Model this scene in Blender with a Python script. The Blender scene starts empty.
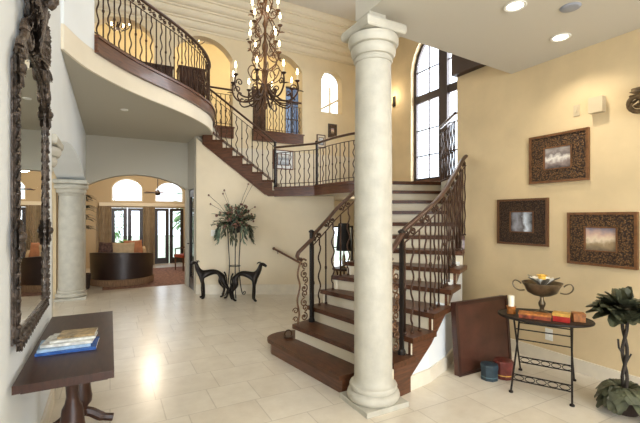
import bpy, bmesh, math, random
from mathutils import Vector, Matrix, Euler
random.seed(7)
PI = math.pi
SC = bpy.context.scene
COL = SC.collection
W = {}
V = Vector

# ------------------------------------------------------------------ materials
def lin(c):
    return tuple(((v/255)/12.92 if v/255 <= .04045 else ((v/255+.055)/1.055)**2.4) for v in c)

def M(name, rgb, rough=.5, metal=0, var=0, vscale=3, bump=0, bscale=40, stretch=None, spec=.5, coat=0, emit=0):
    m = bpy.data.materials.new(name); m.use_nodes = True
    nt = m.node_tree; b = nt.nodes['Principled BSDF']
    c = lin(rgb)
    b.inputs['Base Color'].default_value = (*c, 1)
    b.inputs['Roughness'].default_value = rough
    b.inputs['Metallic'].default_value = metal
    b.inputs['Specular IOR Level'].default_value = spec
    b.inputs['Coat Weight'].default_value = coat
    if emit:
        b.inputs['Emission Color'].default_value = (*c, 1); b.inputs['Emission Strength'].default_value = emit
    if var or bump:
        tc = nt.nodes.new('ShaderNodeTexCoord'); mp = nt.nodes.new('ShaderNodeMapping')
        nt.links.new(tc.outputs['Object'], mp.inputs['Vector'])
        if stretch: mp.inputs['Scale'].default_value = stretch
    if var:
        n = nt.nodes.new('ShaderNodeTexNoise'); n.inputs['Scale'].default_value = vscale; n.inputs['Detail'].default_value = 5
        r = nt.nodes.new('ShaderNodeValToRGB')
        r.color_ramp.elements[0].position = .3; r.color_ramp.elements[1].position = .7
        r.color_ramp.elements[0].color = (*[max(0, v*(1-var)) for v in c], 1)
        r.color_ramp.elements[1].color = (*[min(1, v*(1+var)) for v in c], 1)
        nt.links.new(mp.outputs[0], n.inputs['Vector']); nt.links.new(n.outputs['Fac'], r.inputs[0])
        nt.links.new(r.outputs[0], b.inputs['Base Color'])
    if bump:
        n2 = nt.nodes.new('ShaderNodeTexNoise'); n2.inputs['Scale'].default_value = bscale; n2.inputs['Detail'].default_value = 4
        bp = nt.nodes.new('ShaderNodeBump'); bp.inputs['Strength'].default_value = bump; bp.inputs['Distance'].default_value = .02
        nt.links.new(mp.outputs[0], n2.inputs['Vector']); nt.links.new(n2.outputs['Fac'], bp.inputs['Height'])
        nt.links.new(bp.outputs[0], b.inputs['Normal'])
    return m

def tile_mat():
    m = bpy.data.materials.new('travertine tile'); m.use_nodes = True
    nt = m.node_tree; b = nt.nodes['Principled BSDF']; N = nt.nodes.new; L = nt.links.new
    tc = N('ShaderNodeTexCoord')
    br = N('ShaderNodeTexBrick'); br.offset = .37; br.offset_frequency = 3; br.squash = .7; br.squash_frequency = 2
    br.inputs['Scale'].default_value = 1
    br.inputs['Brick Width'].default_value = .56; br.inputs['Row Height'].default_value = .41
    br.inputs['Mortar Size'].default_value = .005; br.inputs['Mortar Smooth'].default_value = .2; br.inputs['Bias'].default_value = 0
    br.inputs['Color1'].default_value = (*lin((226, 218, 202)), 1)
    br.inputs['Color2'].default_value = (*lin((218, 208, 190)), 1)
    br.inputs['Mortar'].default_value = (*lin((200, 190, 172)), 1)
    L(tc.outputs['Object'], br.inputs['Vector'])
    n = N('ShaderNodeTexNoise'); n.inputs['Scale'].default_value = 5; n.inputs['Detail'].default_value = 8; n.inputs['Roughness'].default_value = .65
    L(tc.outputs['Object'], n.inputs['Vector'])
    r = N('ShaderNodeValToRGB'); r.color_ramp.elements[0].position = .3; r.color_ramp.elements[1].position = .7
    r.color_ramp.elements[0].color = (.90, .875, .84, 1); r.color_ramp.elements[1].color = (1.06, 1.06, 1.06, 1)
    L(n.outputs['Fac'], r.inputs[0])
    mx = N('ShaderNodeMix'); mx.data_type = 'RGBA'; mx.blend_type = 'MULTIPLY'; mx.inputs[0].default_value = 1
    L(br.outputs['Color'], mx.inputs[6]); L(r.outputs[0], mx.inputs[7]); L(mx.outputs[2], b.inputs['Base Color'])
    b.inputs['Roughness'].default_value = .34
    mr = N('ShaderNodeMapRange'); mr.inputs['To Min'].default_value = .25; mr.inputs['To Max'].default_value = .40
    L(n.outputs['Fac'], mr.inputs['Value']); L(mr.outputs[0], b.inputs['Roughness'])
    b.inputs['Coat Weight'].default_value = .3; b.inputs['Coat Roughness'].default_value = .2
    bp = N('ShaderNodeBump'); bp.inputs['Strength'].default_value = .35; bp.inputs['Distance'].default_value = .004; bp.invert = True
    L(br.outputs['Fac'], bp.inputs['Height']); L(bp.outputs[0], b.inputs['Normal'])
    return m

def glass_mat(name, tint=(1, 1, 1), gloss=.12):
    m = bpy.data.materials.new(name); m.use_nodes = True
    nt = m.node_tree; nt.nodes.remove(nt.nodes['Principled BSDF'])
    out = nt.nodes['Material Output']
    t = nt.nodes.new('ShaderNodeBsdfTransparent'); t.inputs[0].default_value = (*tint, 1)
    g = nt.nodes.new('ShaderNodeBsdfGlossy'); g.inputs['Roughness'].default_value = .02
    mx = nt.nodes.new('ShaderNodeMixShader'); mx.inputs[0].default_value = gloss
    nt.links.new(t.outputs[0], mx.inputs[1]); nt.links.new(g.outputs[0], mx.inputs[2]); nt.links.new(mx.outputs[0], out.inputs[0])
    return m

def picture_mat(name, stops, scale, axis='Z'):
    """a small blurred landscape print: bands over the height broken up by noise"""
    m = bpy.data.materials.new(name); m.use_nodes = True
    nt = m.node_tree; b = nt.nodes['Principled BSDF']; N = nt.nodes.new; L = nt.links.new
    tc = N('ShaderNodeTexCoord'); sp = N('ShaderNodeSeparateXYZ'); L(tc.outputs['Generated'], sp.inputs[0])
    n = N('ShaderNodeTexNoise'); n.inputs['Scale'].default_value = scale; n.inputs['Detail'].default_value = 5
    L(tc.outputs['Generated'], n.inputs['Vector'])
    a = N('ShaderNodeMath'); a.operation = 'MULTIPLY_ADD'; a.inputs[1].default_value = .55
    L(n.outputs['Fac'], a.inputs[0]); L(sp.outputs[axis], a.inputs[2])
    s = N('ShaderNodeMath'); s.operation = 'SUBTRACT'; s.inputs[1].default_value = .27; L(a.outputs[0], s.inputs[0])
    r = N('ShaderNodeValToRGB'); el = r.color_ramp.elements
    while len(el) < len(stops): el.new(.5)
    for e, (p, c) in zip(el, stops): e.position = p; e.color = (*lin(c), 1)
    L(s.outputs[0], r.inputs[0]); L(r.outputs[0], b.inputs['Base Color'])
    b.inputs['Roughness'].default_value = .3
    return m

TILE = tile_mat()
WALLY = M('ochre plaster', (216, 193, 152), .75, var=.09, vscale=2, bump=.08, bscale=25)
WALLG = M('warm gallery plaster', (228, 212, 178), .75, var=.05, vscale=2, bump=.06, bscale=25)
WALLC = M('cream plaster', (228, 218, 196), .75, var=.04, vscale=2, bump=.06, bscale=25)
WALLW = M('white plaster', (230, 234, 234), .75, var=.02, vscale=2)
WALLH = M('gold plaster', (230, 212, 164), .75, var=.05, vscale=2)
SOFF = M('shaded grey green paint', (182, 176, 160), .8)  # grey green paint, its colour darkened for the shade under the balcony
CEIL = M('taupe ceiling paint', (206, 200, 186), .8)
STONE = M('cast limestone', (188, 183, 168), .55, var=.10, vscale=9, bump=.12, bscale=60)
STONEB = M('limestone skirting', (228, 218, 198), .5, var=.06, vscale=8)
WOOD = M('dark stained walnut', (90, 54, 33), .34, var=.45, vscale=6, stretch=(1, 1, 9), coat=.15)
WOODT = M('dark walnut treads', (82, 50, 31), .38, var=.4, vscale=9, stretch=(4, 1, 4), spec=.3)
WOODM = M('mahogany', (58, 35, 25), .38, var=.4, vscale=8, stretch=(6, 1, 1), spec=.35)
IRON = M('bronzed iron', (70, 48, 34), .45, metal=.55, var=.3, vscale=14)
IRONB = M('black iron', (40, 34, 30), .5, metal=.5)
RAILW = M('burnished handrail', (78, 54, 40), .35, metal=.2, var=.25, vscale=6)
GOLD = M('aged gold iron', (98, 70, 46), .45, metal=.5, var=.4, vscale=18)
CARVE = M('carved dark walnut', (72, 60, 50), .38, metal=.25, var=.6, vscale=30, bump=.7, bscale=45)
FRAMEG = M('gilded brown moulding', (116, 78, 46), .35, metal=.3, var=.3, vscale=20)
def carved(name, dark, gold, sc):
    m = M(name, dark, .45, .25); nt = m.node_tree; b = nt.nodes['Principled BSDF']; N = nt.nodes.new; L = nt.links.new
    tc = N('ShaderNodeTexCoord'); v = N('ShaderNodeTexVoronoi'); v.inputs['Scale'].default_value = sc; L(tc.outputs['Object'], v.inputs['Vector'])
    r = N('ShaderNodeValToRGB'); r.color_ramp.elements[0].position = .15; r.color_ramp.elements[1].position = .6
    r.color_ramp.elements[0].color = (*lin(gold), 1); r.color_ramp.elements[1].color = (*lin(dark), 1)
    L(v.outputs['Distance'], r.inputs[0]); L(r.outputs[0], b.inputs['Base Color'])
    bp = N('ShaderNodeBump'); bp.inputs['Strength'].default_value = .8; bp.inputs['Distance'].default_value = .01; bp.invert = True
    L(v.outputs['Distance'], bp.inputs['Height']); L(bp.outputs[0], b.inputs['Normal'])
    return m
FRAMEO = carved('carved frame field', (52, 36, 26), (132, 96, 56), 62)
MIRROR = M('mirror', (235, 240, 238), .01, metal=1)
BRONZE = M('dark bronze', (36, 30, 26), .3, metal=.7, var=.35, vscale=10)
WHITEP = M('white painted riser', (218, 206, 180), .5)
PLATE = M('white plastic', (238, 236, 228), .4)
BEIGEP = M('beige plastic', (196, 180, 150), .5)
BULB = M('bulb glow', (255, 226, 170), .3, emit=26)
CANL = M('lamp lens', (255, 246, 226), .3, emit=14)
WAX = M('ivory wax', (240, 232, 208), .4, emit=0)
LEAFD = M('dark leaf', (80, 82, 62), .35, var=.5, vscale=14)
LEAFM = M('mid leaf', (92, 108, 76), .5, var=.4, vscale=12)
LEAFG = M('sage leaf', (116, 134, 112), .6, var=.35, vscale=12)
LEAFB = M('bright fern', (96, 170, 60), .5, var=.3, vscale=12)
FLRED = M('dusty red blossom', (120, 84, 70), .6, var=.3, vscale=14)
FLYEL = M('yellow blossom', (236, 190, 80), .5)
FLWHT = M('white petal', (244, 240, 228), .5)
LEATH = M('dark brown leather', (42, 26, 22), .35, var=.3, vscale=5)
FRINGE = M('tan fringe', (134, 104, 76), .8, var=.3, vscale=60, bump=.5, bscale=120, stretch=(1, 1, .1))
PILB = M('beige cushion', (206, 178, 140), .8, var=.15, vscale=10)
PILO = M('orange cushion', (190, 124, 84), .8, var=.2, vscale=10)
PILD = M('patterned dark cushion', (96, 70, 62), .8, var=.7, vscale=22)
REDC = M('red upholstery', (176, 74, 42), .7, var=.2, vscale=10)
RUGM = M('faded oriental rug', (140, 104, 88), .95, var=.5, vscale=14, bump=.2, bscale=90)
CURT = M('taupe curtain', (164, 146, 120), .85, var=.15, vscale=6)
DOORD = M('dark door paint', (48, 38, 34), .35)
WINF = M('dark window frame', (62, 52, 52), .45)
GLASS = glass_mat('window glass', (.97, .98, 1), .06)
GLASSD = glass_mat('dark door glass', (.55, .62, .60), .25)
MAGB = M('blue cover', (54, 92, 158), .25, var=.3, vscale=25)
MAGL = M('pale blue cover', (150, 178, 206), .25, var=.3, vscale=25)
MAGW = M('silver cover', (206, 206, 200), .25, var=.35, vscale=30)
MAGG = M('gold brown cover', (150, 128, 92), .3, var=.6, vscale=30)
PAPER = M('paper edges', (226, 222, 212), .8, var=.1, vscale=50, stretch=(1, 1, 60))
PANELW = M('brown leather panel', (74, 42, 30), .4, var=.35, vscale=5)
TEAL = M('teal lacquer', (40, 58, 68), .4, var=.3, vscale=14)
OXRED = M('oxblood lacquer', (106, 46, 38), .4, var=.4, vscale=16)
REDL = M('red lacquer', (170, 40, 34), .35, var=.25, vscale=20)
TANB = M('amber printed box', (176, 108, 48), .45, var=.45, vscale=30)
RUSTB = M('rust printed box', (140, 66, 40), .45, var=.7, vscale=35)
GOLDB = M('gold lid', (206, 160, 74), .4, var=.3, vscale=25)
PEWTER = M('tarnished silver', (126, 112, 90), .35, metal=.8, var=.4, vscale=12)
BRACK = M('bracket bronze', (110, 90, 64), .45, metal=.5, var=.5, vscale=20)
BLACK = M('black fabric', (18, 16, 16), .7)
TREEG = M('garden tree leaves', (122, 160, 104), .8, var=.4, vscale=2)
LAWN = M('lawn', (196, 208, 182), .9, var=.2, vscale=2)
TAPES = M('dark tapestry', (62, 42, 28), .8, var=.8, vscale=7)
TERRA = M('dark terracotta', (58, 44, 36), .7, var=.3, vscale=8)
TRUNKM = M('twisted bark', (50, 42, 35), .8, var=.4, vscale=16, bump=.4)
PRINT1 = picture_mat('misty avenue print', [(0, (70, 60, 56)), (.3, (150, 134, 128)), (.5, (232, 226, 216)), (.7, (120, 108, 104)), (1, (190, 180, 172))], 5)
PRINT2 = picture_mat('grey room print', [(0, (60, 58, 58)), (.35, (214, 222, 232)), (.5, (92, 84, 80)), (.75, (150, 150, 156)), (1, (70, 62, 58))], 3, 'Y')
PRINT3 = picture_mat('river sunset print', [(0, (112, 98, 74)), (.3, (160, 136, 100)), (.5, (226, 206, 176)), (.7, (206, 170, 150)), (1, (132, 126, 140))], 4)
PRINT4 = picture_mat('pale sketch print', [(0, (120, 132, 150)), (.4, (214, 220, 226)), (.6, (150, 160, 170)), (1, (240, 240, 236))], 5)

# ------------------------------------------------------------------ geometry helpers
def B(): return bmesh.new()

def box(bm, x0, x1, y0, y1, z0, z1):
    v = [bm.verts.new((x, y, z)) for z in (z0, z1) for x, y in ((x0, y0), (x1, y0), (x1, y1), (x0, y1))]
    for f in ((0, 1, 2, 3), (4, 5, 6, 7), (0, 1, 5, 4), (1, 2, 6, 5), (2, 3, 7, 6), (3, 0, 4, 7)):
        bm.faces.new([v[i] for i in f])
    return v

def obox(bm, c, d, rz=0, rot=None):
    v = box(bm, -d[0]/2, d[0]/2, -d[1]/2, d[1]/2, -d[2]/2, d[2]/2)
    m = Matrix.Translation(c) @ (rot.to_4x4() if rot else Matrix.Rotation(rz, 4, 'Z'))
    bmesh.ops.transform(bm, matrix=m, verts=v)
    return v

def bev(bm, w=.005, seg=2):
    es = [e for e in bm.edges if len(e.link_faces) == 2 and e.calc_face_angle(0) > .6]
    bmesh.ops.bevel(bm, geom=es, offset=w, segments=seg, profile=.5, affect='EDGES', clamp_overlap=True)
    return bm

def extr(bm, pts, vec):
    """a polygon of 3-D points pushed along vec into a solid"""
    vec = V(vec)
    a = [bm.verts.new(p) for p in pts]; b = [bm.verts.new(V(p)+vec) for p in pts]
    bm.faces.new(a); bm.faces.new(b[::-1])
    n = len(a)
    for i in range(n): bm.faces.new((a[i], a[(i+1) % n], b[(i+1) % n], b[i]))

def prism(bm, pts, z0, z1): extr(bm, [(p[0], p[1], z0) for p in pts], (0, 0, z1-z0))

def holed(bm, outer, holes, vec):
    """a flat wall with holes (lists of coplanar 3-D points) given its thickness"""
    es = []
    for loop in [outer]+holes:
        vs = [bm.verts.new(p) for p in loop]
        es += [bm.edges.new((vs[i], vs[(i+1) % len(vs)])) for i in range(len(vs))]
    bmesh.ops.triangle_fill(bm, use_beauty=True, use_dissolve=False, edges=es)
    r = bmesh.ops.extrude_face_region(bm, geom=list(bm.faces))
    bmesh.ops.translate(bm, vec=V(vec), verts=[g for g in r['geom'] if isinstance(g, bmesh.types.BMVert)])

def tube(bm, pts, r, n=8, closed=False, flat=1.0):
    pts = [V(p) for p in pts]; k = len(pts)
    rs = r if isinstance(r, (list, tuple)) else [r]*k
    def tan(i):
        a = pts[(i-1) % k] if (i > 0 or closed) else pts[i]
        b = pts[(i+1) % k] if (i < k-1 or closed) else pts[i]
        t = b-a
        return t.normalized() if t.length > 1e-9 else V((0, 0, 1))
    t = tan(0); u = V((0, 0, 1)).cross(t)
    if u.length < .05: u = V((1, 0, 0)).cross(t)
    u.normalize(); rings = []
    for i in range(k):
        t = tan(i); u = u - t*u.dot(t)
        u = u.normalized() if u.length > 1e-6 else t.orthogonal().normalized()
        w = t.cross(u)
        rings.append([bm.verts.new(pts[i]+u*(math.cos(2*PI*j/n)*rs[i])+w*(math.sin(2*PI*j/n)*rs[i]*flat)) for j in range(n)])
    for i in range(k if closed else k-1):
        a, b = rings[i], rings[(i+1) % k]
        for j in range(n): bm.faces.new((a[j], a[(j+1) % n], b[(j+1) % n], b[j]))
    if not closed:
        bm.faces.new(rings[0][::-1]); bm.faces.new(rings[-1])

def lathe(bm, prof, c=(0, 0, 0), n=24, rot=None, caps=True):
    c = V(c); rings = []
    for r, z in prof:
        ring = []
        for j in range(n):
            p = V((max(r, 1e-4)*math.cos(2*PI*j/n), max(r, 1e-4)*math.sin(2*PI*j/n), z))
            ring.append(bm.verts.new(c+(rot @ p if rot else p)))
        rings.append(ring)
    for a, b in zip(rings, rings[1:]):
        for j in range(n): bm.faces.new((a[j], a[(j+1) % n], b[(j+1) % n], b[j]))
    if caps: bm.faces.new(rings[0][::-1]); bm.faces.new(rings[-1])

def ball(bm, c, r, s=(1, 1, 1), u=12, v=8, rz=0):
    m = Matrix.Translation(c) @ Matrix.Rotation(rz, 4, 'Z') @ Matrix.Diagonal((r*s[0], r*s[1], r*s[2], 1))
    bmesh.ops.create_uvsphere(bm, u_segments=u, v_segments=v, radius=1, matrix=m)

def leaf(bm, p, d, L, w, droop=.3, up=(0, 0, 1), th=.0015):
    """a curved pointed leaf with a little thickness"""
    p = V(p); d = V(d).normalized(); s = d.cross(V(up))
    s = s.normalized() if s.length > 1e-3 else V((1, 0, 0))
    nrm = s.cross(d); rows = []
    for i in range(5):
        f = i/4; q = p+d*(L*f)-V((0, 0, 1))*(droop*L*f*f)
        ww = w*math.sin(PI*min(1, f*.86+.07))**.8*.5
        rows.append((q-s*ww+nrm*ww*.25, q-nrm*th, q+s*ww+nrm*ww*.25))
    vs = [[bm.verts.new(x) for x in r] for r in rows]
    vb = [[bm.verts.new(x-nrm*th*2) for x in r] for r in rows]
    for i in range(4):
        for j in range(2):
            bm.faces.new((vs[i][j], vs[i][j+1], vs[i+1][j+1], vs[i+1][j]))
            bm.faces.new((vb[i][j], vb[i+1][j], vb[i+1][j+1], vb[i][j+1]))

def spline(P, n=8, closed=False):
    P = [V(p) for p in P]; out = []; k = len(P)
    for i in range(k if closed else k-1):
        if closed: a, b, c, d = P[(i-1) % k], P[i], P[(i+1) % k], P[(i+2) % k]
        else: a, b, c, d = P[max(i-1, 0)], P[i], P[i+1], P[min(i+2, k-1)]
        for j in range(n):
            t = j/n
            out.append(.5*((2*b)+(c-a)*t+(2*a-5*b+4*c-d)*t*t+(3*b-a-3*c+d)*t*t*t))
    if not closed: out.append(P[-1])
    return out

def spiral(c, r0, r1, a0, turns, n=22):
    """spiral in the u-z plane -> list of (u, z)"""
    return [(c[0]+(r0+(r1-r0)*i/n)*math.cos(a0+turns*2*PI*i/n), c[1]+(r0+(r1-r0)*i/n)*math.sin(a0+turns*2*PI*i/n)) for i in range(n+1)]

def obj(name, bm, mat, parent=None, smooth=False, local=False, ang=40):
    if parent is not None and not local: bm.transform(W[parent.name].inverted())
    bmesh.ops.recalc_face_normals(bm, faces=bm.faces)
    me = bpy.data.meshes.new(name); bm.to_mesh(me); bm.free()
    if mat: me.materials.append(mat)
    if smooth:
        me.shade_smooth(); me.set_sharp_from_angle(angle=math.radians(ang))
    o = bpy.data.objects.new(name, me); COL.objects.link(o)
    if parent is not None:
        o.parent = parent; W[o.name] = W[parent.name].copy()
    else: W[o.name] = Matrix.Identity(4)
    return o

def tag(o, label, cat, group=None):
    o['label'] = label; o['category'] = cat; o['kind'] = 'thing'
    if group: o['group'] = group
    return o

def thing(name, label, cat, loc=(0, 0, 0), rz=0, group=None):
    o = bpy.data.objects.new(name, None); COL.objects.link(o)
    o.location = loc; o.rotation_euler = (0, 0, rz); o.empty_display_size = .1
    W[o.name] = Matrix.Translation(loc) @ Matrix.Rotation(rz, 4, 'Z')
    return tag(o, label, cat, group)

def single(name, bm, mat, label, cat, loc=(0, 0, 0), rz=0, smooth=False, group=None):
    """a thing that is one mesh, built round its own origin"""
    o = obj(name, bm, mat, smooth=smooth); o.location = loc; o.rotation_euler = (0, 0, rz)
    return tag(o, label, cat, group)

def struct(name, bm, mat, parent=None, smooth=False):
    o = obj(name, bm, mat, parent, smooth)
    if parent is None: o['kind'] = 'structure'
    return o

def struct_root(name):
    o = bpy.data.objects.new(name, None); COL.objects.link(o); o['kind'] = 'structure'; W[o.name] = Matrix.Identity(4); return o

def dup(root, loc, rz, label, group=None):
    r = root.copy(); COL.objects.link(r); r.location = loc; r.rotation_euler = (0, 0, rz); r['label'] = label
    if group: r['group'] = group
    W[r.name] = Matrix.Translation(loc) @ Matrix.Rotation(rz, 4, 'Z')
    for ch in list(root.children):
        c = ch.copy(); COL.objects.link(c); c.parent = r
        for g in list(ch.children):
            d = g.copy(); COL.objects.link(d); d.parent = c
    return r

def part_copy(src, parent, loc, rot=(0, 0, 0), scale=(1, 1, 1)):
    c = src.copy(); COL.objects.link(c); c.parent = parent
    c.location = V(loc)-V(parent.location); c.rotation_euler = rot; c.scale = scale
    for g in list(src.children):
        d = g.copy(); COL.objects.link(d); d.parent = c
    return c

def arch_pts(a, b, z0, zs, rise, n=14):
    """(s, z) outline of an arched opening"""
    h = (b-a)/2; pts = [(a, z0)]
    if rise >= h*.98:
        pts += [(a+h-h*math.cos(PI*i/n), zs+rise*math.sin(PI*i/n)) for i in range(n+1)]
    else:
        R = (h*h+rise*rise)/(2*rise); th = math.asin(h/R)
        pts += [(a+h+R*math.sin(-th+2*th*i/n), zs+rise-R+R*math.cos(-th+2*th*i/n)) for i in range(n+1)]
    return pts+[(b, z0)]

# ------------------------------------------------------------------ the setting
TOP = 6.72; F2 = 3.70; LOW = 3.32
b = B(); box(b, -4.2, 7, -4.4, 14.4, -.12, 0); struct('floor', b, TILE)

# wall with the mirror, its arch, and the wall above
b = B()
ar = [(4.03, 0), (4.03, 2.32), (4.5, 2.32)]+arch_pts(4.5, 9.1, 2.32, 2.32, .24)[1:-1]+[(9.1, 2.32), (9.36, 2.32)]
pl = [(-4.2, 0)]+ar+[(9.36, TOP), (-4.2, TOP)]
extr(b, [(-.44, y, z) for y, z in pl], (-.46, 0, 0)); struct('wall_left', b, WALLW)

b = B(); box(b, 4.25, 4.47, -4.2, 3.87, 0, TOP); struct('wall_right', b, WALLY)
b = B(); prism(b, [(1.9, -4.2), (4.25, -4.2), (4.25, 3.04), (1.9, 2.87)], LOW, 3.72); struct('ceiling_low', b, CEIL)
b = B(); prism(b, [(1.9, -4.2), (2.1, -4.2), (2.1, 2.70), (4.25, 2.87), (4.25, 3.04), (1.9, 2.87)], 3.722, TOP); struct('wall_loft', b, WALLY)
b = B(); box(b, -.9, 6.52, -4.2, 9.6, TOP, TOP+.15); struct('ceiling', b, CEIL)

# unseen entrance wall behind the camera; large openings added for fill daylight
b = B()
holed(b, [(-.44, -4.2, 0), (4.25, -4.2, 0), (4.25, -4.2, TOP), (-.44, -4.2, TOP)],
      [[(s, -4.2, z) for s, z in arch_pts(-.1, 1.6, .02, 2.4, .84)], [(s, -4.2, z) for s, z in arch_pts(-.1, 1.6, 3.6, 5.2, .84)],
       [(s, -4.2, z) for s, z in arch_pts(2.2, 3.9, .7, 2.5, .4)]], (0, -.2, 0))
struct('wall_front', b, WALLC)
def glazed(name, x0, x1, z0, z1, y, mat=WINF, nx=2, nz=3, w=.05, gl=None):
    r = struct_root(name)
    f = B()
    box(f, x0, x0+w, y-.03, y+.03, z0, z1); box(f, x1-w, x1, y-.03, y+.03, z0, z1)
    box(f, x0+w, x1-w, y-.03, y+.03, z0, z0+w); box(f, x0+w, x1-w, y-.03, y+.03, z1-w, z1)
    for i in range(1, nx): box(f, x0+(x1-x0)*i/nx-.02, x0+(x1-x0)*i/nx+.02, y-.02, y+.02, z0+w, z1-w)
    for i in range(1, nz): box(f, x0+w, x1-w, y-.015, y+.015, z0+(z1-z0)*i/nz-.015, z0+(z1-z0)*i/nz+.015)
    obj('window_frame', f, mat, r)
    g = B(); box(g, x0+w, x1-w, y-.004, y+.004, z0+w, z1-w); obj('glass', g, gl or GLASS, r)
    return r
glazed('door_1', -.1, 1.6, .02, 2.42, -4.3, DOORD, 2, 3, .1)
glazed('window_1', 2.2, 3.9, .7, 2.5, -4.3)
glazed('window_2', -.1, 1.6, 3.6, 5.2, -4.3)

# back wall: great-room arch below, three arches and a niche above
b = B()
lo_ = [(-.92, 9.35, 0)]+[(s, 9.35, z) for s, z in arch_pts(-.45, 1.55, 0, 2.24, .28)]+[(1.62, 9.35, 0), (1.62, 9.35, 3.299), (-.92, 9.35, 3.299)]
holed(b, lo_, [], (0, .25, 0)); struct('wall_back', b, SOFF)  # lower wall takes the paint with balcony shade in its colour
b = B(); holed(b, [(1.621, 9.35, 0), (6.52, 9.35, 0), (6.52, 9.35, 3.299), (1.621, 9.35, 3.299)], [[(5.35, 9.35, .15), (6.15, 9.35, .15), (6.15, 9.35, 1.35), (5.35, 9.35, 1.35)]], (0, .25, 0)); struct('wall_landing', b, WALLC)
b = B(); o_ = [(-.92, 9.35, 3.30), (6.52, 9.35, 3.30), (6.52, 9.35, TOP), (-.92, 9.35, TOP)]
A1, A2, A3 = (-.33, .87), (1.27, 2.63), (3.13, 4.50)
holes = [[(s, 9.35, z) for s, z in arch_pts(a, c, F2, zs, ri)] for (a, c), zs, ri in ((A1, 5.56, .32), (A2, 5.42, .42), (A3, 5.45, .38))]
holes.append([(s, 9.35, z) for s, z in arch_pts(5.08, 5.74, 4.48, 5.32, .33)])
holed(b, o_, holes, (0, .25, 0)); struct('wall_gallery', b, WALLG)

# deep stepped crown under the tall ceiling
b = B()
prof = []; ny = 5; CB = 5.92
for i in range(ny):
    y0 = 9.349-.80*i/ny; z0 = CB+(TOP-CB)*i/ny; dz = (TOP-CB)/ny; dy = .80/ny
    prof += [(y0, z0), (y0-dy*.18, z0), (y0-dy*.18, z0+dz*.22)]+[(y0-dy*(.18+.72*math.sin(q*PI/10)), z0+dz*(.22+.62*(1-math.cos(q*PI/10)))) for q in range(1, 6)]+[(y0-dy*.9, z0+dz)]
prof += [(8.549, TOP-.001), (9.349, TOP-.001)]
extr(b, [(-.439, y, z) for y, z in prof], (6.73, 0, 0)); struct('trim_1', b, M('crown plaster', (228, 216, 190), .7), smooth=False)

# stair tower: window wall and the return behind the right wall
b = B()
win = arch_pts(5.22, 7.14, 2.42, 5.02, .9)
holed(b, [(6.3, 3.65, 0), (6.3, 9.35, 0), (6.3, 9.35, TOP), (6.3, 3.65, TOP)], [[(6.3, s, z) for s, z in win]], (.22, 0, 0))
struct('wall_window', b, WALLY)
b = B(); box(b, 4.471, 6.299, 3.65, 3.87, 0, TOP); struct('wall_tower', b, WALLY)
r = struct_root('window_3')
f = B()
inner = arch_pts(5.30, 7.06, 2.50, 5.02, .82)
fill = [(6.40, s, z) for s, z in win]
holed(f, fill, [[(6.40, s, z) for s, z in inner]], (.06, 0, 0))
box(f, 6.37, 6.46, 6.08, 6.32, 2.50, 5.86); box(f, 6.39, 6.46, 5.3, 7.06, 4.26, 4.44)
for y in (5.70, 6.66): box(f, 6.41, 6.44, y-.012, y+.012, 2.5, 5.7)
for z in (3.02, 3.62, 5.0): box(f, 6.41, 6.44, 5.3, 7.06, z-.012, z+.012)
obj('window_frame', f, WINF, r)
g = B(); extr(g, [(6.42, s, z) for s, z in inner], (.006, 0, 0)); obj('glass', g, GLASS, r)
b = B(); box(b, 6.12, 6.45, 5.15, 7.2, 2.36, 2.42); struct('trim_2', b, WOOD)
# second-floor timber band at the head of the right wall
b = B(); box(b, 4.14, 4.249, 3.05, 3.87, 3.54, 3.84); struct('trim_3', b, M('dark stained band', (58, 36, 26), .5))

# wall under the upper flight (the flight runs along U, its width along WD)
P0 = V((3.02, 7.57, 0)); U = V((-.8805, .4741, 0)); WD = V((.4741, .8805, 0))
LZ = 2.20; RUN = .206; RISE = .1667
def sp(s, z, w=0): return tuple(P0+U*s+WD*w+V((0, 0, z)))
s_end = 1.64
slope = RISE/RUN
zlow = lambda s: 2.03+slope*(s-.145)
b = B()
extr(b, [sp(s_end, 0), sp(-1.22, 0), sp(-1.22, 2.03), sp(.145, 2.03), sp(s_end, min(3.298, zlow(s_end))), ], tuple(WD*.14))
struct('wall_stairs', b, M('warm stair plaster', (228, 213, 184), .75, var=.05, vscale=2, bump=.06, bscale=25))
A = P0+U*s_end
b = B()
box(b, A.x-.001, A.x+.14, A.y+.139, 9.349, 2.22, 3.298); box(b, A.x-.001, A.x+.14, A.y+.139, 8.62, 0, 2.22); box(b, A.x-.001, A.x+.14, 9.28, 9.349, 0, 2.22)
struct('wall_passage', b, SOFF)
r = struct_root('door_2'); f = B(); x = A.x+.02
for y0, y1, z0, z1 in ((8.62, 8.72, 0, 2.2), (9.18, 9.28, 0, 2.2), (8.72, 9.18, 2.05, 2.2), (8.72, 9.18, 0, .25)): box(f, x, x+.05, y0, y1, z0, z1)
obj('door_frame', f, DOORD, r)
f = B(); box(f, x+.02, x+.03, 8.72, 9.18, .25, 2.05); obj('glass', f, GLASSD, r)
f = B()
for z in (.35, 1.1, 1.95): box(f, x-.02, x, 8.64, 8.68, z-.05, z+.05)
obj('hinge', f, IRONB, r)
f = B(); tube(f, [(x-.002, 9.22, 1.0), (x-.05, 9.22, 1.0), (x-.05, 9.12, 1.0)], .01); obj('handle', f, IRONB, r)

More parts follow.
